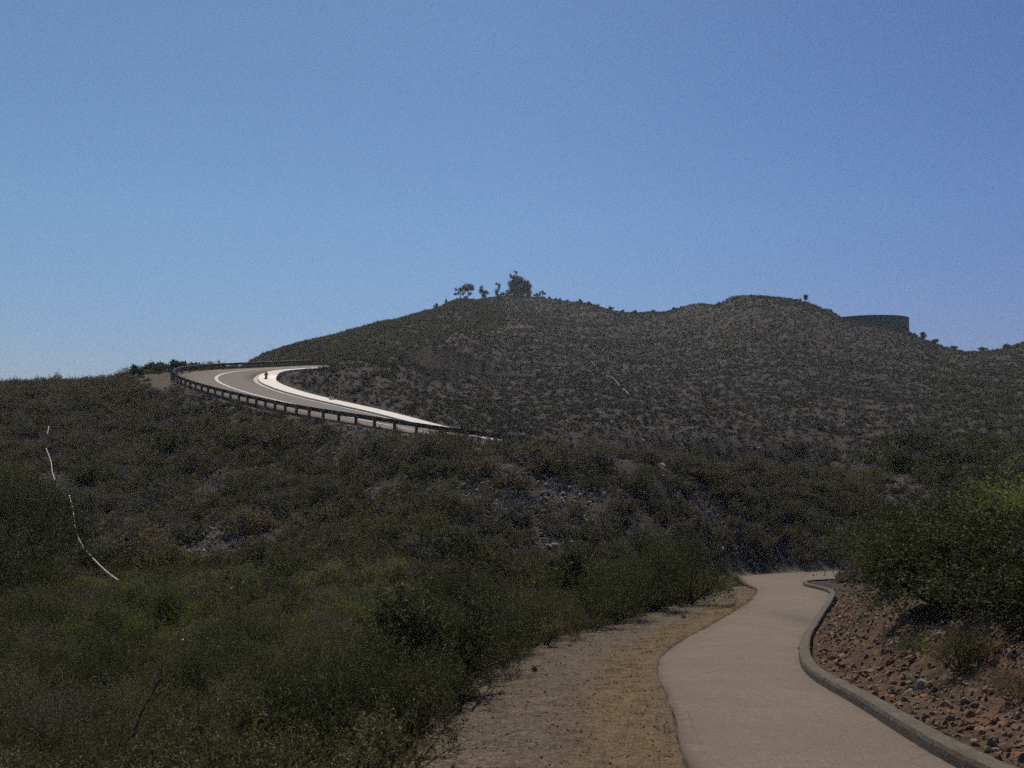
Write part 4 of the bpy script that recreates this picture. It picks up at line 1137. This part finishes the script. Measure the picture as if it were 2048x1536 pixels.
# the slope left of the cut is thicker and darker
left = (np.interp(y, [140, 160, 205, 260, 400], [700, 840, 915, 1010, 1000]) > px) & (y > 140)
keep = (rd > .7) & ((cu < .3) | (rng.random(len(x)) < .45)) & (ba < .4) & (rng.random(len(x)) < np.where(left, 1.0, .92 + .8 * dn)) & ~((y < 64) & (px < 1500))
x, y, Z, left, dn, px = x[keep], y[keep], Z[keep], left[keep], dn[keep], px[keep]
n = len(x)
idx = np.where(rng.random(n) < .5, rng.integers(0, 3, n), rng.integers(3, 6, n))
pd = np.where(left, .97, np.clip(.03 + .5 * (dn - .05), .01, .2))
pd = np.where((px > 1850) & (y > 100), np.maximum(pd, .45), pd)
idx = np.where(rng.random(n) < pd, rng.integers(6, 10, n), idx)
s = rng.uniform(.4, 1.0, n) * (.60 + y / 900) * np.where(left, 1.3, 1)
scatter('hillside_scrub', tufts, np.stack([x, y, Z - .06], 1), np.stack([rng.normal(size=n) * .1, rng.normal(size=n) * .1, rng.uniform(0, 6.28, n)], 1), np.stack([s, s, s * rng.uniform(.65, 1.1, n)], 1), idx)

spots = [(270, 1060, 46, 7, 300), (430, 835, 78, 8, 200), (980, 1060, 42, 5, 420), (1000, 960, 47, 5, 150), (1420, 900, 76, 9, 700), (1330, 890, 72, 7, 350), (1550, 880, 84, 10, 320), (1430, 1020, 51, 3.5, 200), (590, 960, 57, 8, 300), (250, 1010, 50, 8, 350), (760, 900, 58, 6, 250), (850, 1010, 46, 5, 250), (1130, 980, 48, 4, 200), (420, 1100, 42, 5, 250), (1300, 850, 95, 16, 250), (1900, 830, 112, 10, 140), (1230, 760, 150, 20, 120)]
# slope below the road and the left ridge
x, y, px = sample(26000, 24, 122, -420, 1750, .7)
Z, ba, _, ru, cu, rd = ground(x, y)
tp, hw, shd = dist_path(x, y)
j, dr = nearest(x, y, RAILC)
below = y < np.where(px > 1450, 76, np.where(px > 1130, 66, 200))
dn = fbm(x / 6 + 3, y / 6, 4)
keep = (rd > np.where(y > 50, .55, .3)) & (ba < .35) & below & ((np.abs(tp) > hw + shd + .6) | (y > 60)) & (rng.random(len(x)) < np.where(px > 1350, .88, .68) + 1.7 * dn)
keep &= ~((rd < 2.2) & (px < 840) & (rng.random(len(x)) < .6))
mid_ = road_pt(5.8); j3, _d = nearest(x, y, mid_)
t_in = (x - mid_[j3, 0]) * NR[j3, 0] + (y - mid_[j3, 1]) * NR[j3, 1]
keep &= ~((t_in > 0) & (px < 1130) & (y > 58))
for px_, py_, d_, r_, n_ in spots:
    keep &= ~((np.hypot((x - (px_ - 1024) / F * d_) / (r_ * .55), (y - d_) / (r_ * .45)) < 1) & (rng.random(len(x)) < .55))
pipe_pts = np.concatenate(pipes)
j2, dpp = nearest(x, y, pipe_pts); ahead = y < pipe_pts[j2, 1] + .3
keep &= ~(((dpp < 3.0) & ahead & (rng.random(len(x)) < .85)) | (dpp < .5))
x, y, Z, dn, px, rd = x[keep], y[keep], Z[keep], dn[keep], px[keep], rd[keep]
n = len(x)
bt = mids('brown', 500, 3, .75, .75, 'tuft', .10, .026, nclump=10, ntwig=12, nleaf=7) + mids('grey', 510, 2, .7, .65, 'tuft', .10, .026, nclump=10, ntwig=12, nleaf=7) + \
     mids('olive', 520, 2, .8, .8, 'tuft', .11, .03, nclump=10, ntwig=12, nleaf=7) + mids('dark', 530, 2, .85, .85, 'tuft', .11, .034, nclump=10, ntwig=12, nleaf=7) + \
     [grass_mesh(540 + k, 'straw', 70, .4, .55, .02) for k in range(2)] + mids('green', 550, 2, .7, .8, 'tuft', .11, .03, nclump=10, ntwig=12, nleaf=7)
grn = np.clip((44 - y) / 12, 0, 1)
q = rng.random(n)
idx = np.where(q < .58 - .22 * grn, rng.integers(0, 3, n), np.where(q < .87 - .36 * grn, rng.integers(3, 5, n), np.where(q < .90 - .12 * grn, rng.integers(5, 7, n), np.where(q < .96 - .07 * grn, rng.integers(7, 9, n), rng.integers(9, 13, n)))))
s = rng.uniform(.45, 1.2, n) * np.where((rd < 3.5) & (px < 1140), np.where(px < 860, .55, .92), 1) * (.85 + y / 260)
scatter('slope_brush', bt, np.stack([x, y, Z - .05], 1), np.stack([rng.normal(size=n) * .1, rng.normal(size=n) * .1, rng.uniform(0, 6.28, n)], 1), np.stack([s, s, s * rng.uniform(.7, 1.15, n)], 1), idx)

# low undergrowth between the near shrubs and along the shoulder edge
x, y, px = sample(14000, 3.0, 40, -420, 2250, .7)
Z, ba, stw, ru, cu, rd = ground(x, y)
tp, hw, shd = dist_path(x, y)
leftside = (tp < -(hw + shd - .1)) & (np.hypot(x, y) > 4.4)
rightside = (tp > hw + 2.6 + fbm(x, y, 2) * 1.5)
edge_ = (tp < -(hw + shd * .86)) & (tp > -(hw + shd)) & (rng.random(len(x)) < .35)
keep = leftside | rightside | edge_
x, y, Z, px, tp, hw, shd = [a[keep] for a in (x, y, Z, px, tp, hw, shd)]
n = len(x)
ug = [shrub_mesh_one(600 + k, ['olive', 'dark', 'brown', 'olive'][k], 'sprig', rad=.42, height=.5, llen=.032, lwid=.010, up=.9, nclump=9, ntwig=16, nleaf=10) for k in range(4)] + [grass_mesh(610 + k, ['straw', 'olive'][k], 60, .25, .36, .008) for k in range(2)]
idx = rng.integers(0, 6, n)
near_edge = np.abs(np.abs(tp) - hw - shd) < .22
s = rng.uniform(.6, 1.5, n) * np.where(near_edge, .6, 1) * np.where((tp < 0) & (-tp - hw - shd < 1.6), 1.25, 1) * np.clip(np.hypot(x, y) / 7, .5, 1.0)
scatter('undergrowth', ug, np.stack([x, y, Z - .03], 1), np.stack([rng.normal(size=n) * .12, rng.normal(size=n) * .12, rng.uniform(0, 6.28, n)], 1), np.stack([s, s, s], 1), idx)

# dry grass stubble on the shoulder
x, y, px = sample(30000, 3.0, 42, 500, 1650, .55)
Z, ba, stw, ru, cu, rd = ground(x, y)
tp, hw, shd = dist_path(x, y)
l = -tp - hw
keep = (l > .02) & (l < shd + .3) & (rng.random(len(x)) < .06 + .85 * stw)
x, y, Z = x[keep], y[keep], Z[keep]; n = len(x)
gs = [grass_mesh(700 + k, 'straw', 26, .07, .055, .0035, lean=1.6) for k in range(3)]
s = rng.uniform(.5, 1.4, n)
scatter('dry_grass', gs, np.stack([x, y, Z - .002], 1), np.stack([np.zeros(n), np.zeros(n), rng.uniform(0, 6.28, n)], 1), np.stack([s, s, s], 1), rng.integers(0, 3, n))

# gravel: bank rubble, shoulder grit
x, y, px = sample(130000, 4.5, 46, 900, 2300, .6)
Z, ba, stw, ru, cu, rd = ground(x, y)
tp, hw, shd = dist_path(x, y)
l = -tp - hw
onsh = (l > .05) & (l < shd + .5)
kp = ((tp > hw + .26) & (tp < hw + 4) & (rng.random(len(x)) < 1.15 * ru * (.35 + 1.3 * smooth(.5 + 2.2 * fbm(x / .9, y / .9, 3))))) | (onsh & (rng.random(len(x)) < .30 + .4 * (np.abs(l - shd) < .3)))
x, y, Z, tp, onsh = x[kp], y[kp], Z[kp], tp[kp], onsh[kp]; n = len(x)
gv = [rock_mesh(800 + k, [m_rock, m_rock2, m_rock][k % 3], 'stone', 1) for k in range(6)]
s = np.where(onsh, .006 + .017 * rng.random(n) ** 3, .009 + .075 * rng.random(n) ** 4.2)
scatter('gravel', gv, np.stack([x, y, Z + s * .05], 1), rng.uniform(0, 6.28, (n, 3)), np.stack([s, s * .9, s * .8], 1), rng.integers(0, 6, n))

# pale stones in the scrub, thick in a few spots
xs, ys = [], []
for px_, py_, d_, r_, n_ in spots:
    n_ = int(n_ * 1.5)
    x0 = (px_ - 1024) / F * d_
    xs.append(x0 + rng.normal(size=n_) * r_ * .5); ys.append(d_ + rng.normal(size=n_) * r_ * .4)
x1, y1, _ = sample(6000, 30, 330, -50, 2100, .2); xs.append(x1); ys.append(y1)
x1, y1, _ = sample(9000, 34, 68, -50, 1700, .6); x1, y1 = x1[fbm(x1 / 6 + 3, y1 / 6, 4) < .05], y1[fbm(x1 / 6 + 3, y1 / 6, 4) < .05]; n_small = len(x1); xs.append(x1); ys.append(y1)
x, y = np.concatenate(xs), np.concatenate(ys)
Z, ba, stw, ru, cu, rd = ground(x, y); tp, hw, shd = dist_path(x, y)
small = np.arange(len(x)) >= len(x) - n_small
kp = (rd > 1.2) & (np.abs(tp) > hw + 1.0); x, y, Z, small = x[kp], y[kp], Z[kp], small[kp]; n = len(x)
s = (.06 + .19 * rng.random(n) ** 2.2) * (.6 + y / 200) * np.where(small, .55, 1)
scatter('scattered_stones', [rock_mesh(820 + k, m_rockg, 'stone', 1) for k in range(5)], np.stack([x, y, Z + s * .45], 1), rng.uniform(0, 6.28, (n, 3)), np.stack([s, s * .9, s * .7], 1), rng.integers(0, 5, n))

# ------------------------------------------------------------------ light
SUN_EL, SUN_AZ = R(56), R(-6)
S = Vector((math.sin(SUN_AZ) * math.cos(SUN_EL), math.cos(SUN_AZ) * math.cos(SUN_EL), math.sin(SUN_EL)))
sl = bpy.data.lights.new('sun', 'SUN'); sl.energy = 4.2; sl.angle = R(.53); sl.color = (1, .92, .79)
so = bpy.data.objects.new('sun', sl); COL.objects.link(so); so.rotation_euler = (-S).to_track_quat('-Z', 'Y').to_euler(); so.location = (0, 0, 80)
w = bpy.data.worlds.new('World'); SC.world = w; w.use_nodes = True
nt = w.node_tree; nt.nodes.clear(); t = NT(nt)
wo = nt.nodes.new('ShaderNodeOutputWorld'); bg = nt.nodes.new('ShaderNodeBackground'); nt.links.new(bg.outputs[0], wo.inputs[0])
sky = nt.nodes.new('ShaderNodeTexSky'); sky.sky_type = 'NISHITA'; sky.sun_disc = False; sky.sun_elevation = SUN_EL; sky.sun_rotation = SUN_AZ
sky.altitude = 200; sky.air_density = 1.0; sky.dust_density = .6; sky.ozone_density = 1.5
tcw = nt.nodes.new('ShaderNodeTexCoord'); sep = nt.nodes.new('ShaderNodeSeparateXYZ'); nt.links.new(tcw.outputs['Generated'], sep.inputs[0])
side_t = t.ramp(t.math('ADD', t.math('MULTIPLY', sep.outputs[0], .9), .5), (.08, (.55, .75, .89)), (.5, (.52, .70, .89)), (.92, (.42, .55, .83)))
low_t = t.ramp(sep.outputs[2], (.0, (.80, .66, .83)), (.22, (1.0, 1.0, 1.0)))
skc = t.mix(1.0, t.mix(1.0, sky.outputs[0], side_t, 'MULTIPLY'), low_t, 'MULTIPLY')
nt.links.new(skc, bg.inputs[0]); bg.inputs[1].default_value = .085

# ------------------------------------------------------------------ air
mh = bpy.data.materials.new('haze_air'); mh.use_nodes = True; nth = mh.node_tree; nth.nodes.clear()
oh = nth.nodes.new('ShaderNodeOutputMaterial'); pv = nth.nodes.new('ShaderNodeVolumePrincipled')
pv.inputs['Color'].default_value = (.86, .92, 1, 1); pv.inputs['Density'].default_value = .00022; pv.inputs['Anisotropy'].default_value = .2
nth.links.new(pv.outputs[0], oh.inputs['Volume'])
mb = MB(); mb.box((0, 0, -60), (1500, 1500, 145))
obj('haze', mb.mesh('haze', mh), kind='stuff')

cam = bpy.data.cameras.new('camera'); cam.sensor_width = 36; cam.lens = F / 2048 * 36; cam.clip_end = 5000; cam.clip_start = .05
co = bpy.data.objects.new('camera', cam); COL.objects.link(co); co.location = (0, 0, EYE); co.rotation_euler = (math.pi / 2 + PITCH, 0, 0)
SC.camera = co
SC.view_settings.view_transform = 'Standard'; SC.view_settings.look = 'None'; SC.view_settings.exposure = 0; SC.view_settings.gamma = 1
SC.view_settings.use_curve_mapping = False
SC.cycles.volume_bounces = 0; SC.cycles.max_bounces = 5; SC.cycles.diffuse_bounces = 2; SC.cycles.transmission_bounces = 2; SC.cycles.glossy_bounces = 2
SC.cycles.use_adaptive_sampling = True
SC.cycles.use_denoising = False; SC.cycles.adaptive_threshold = .06; SC.cycles.adaptive_min_samples = 16
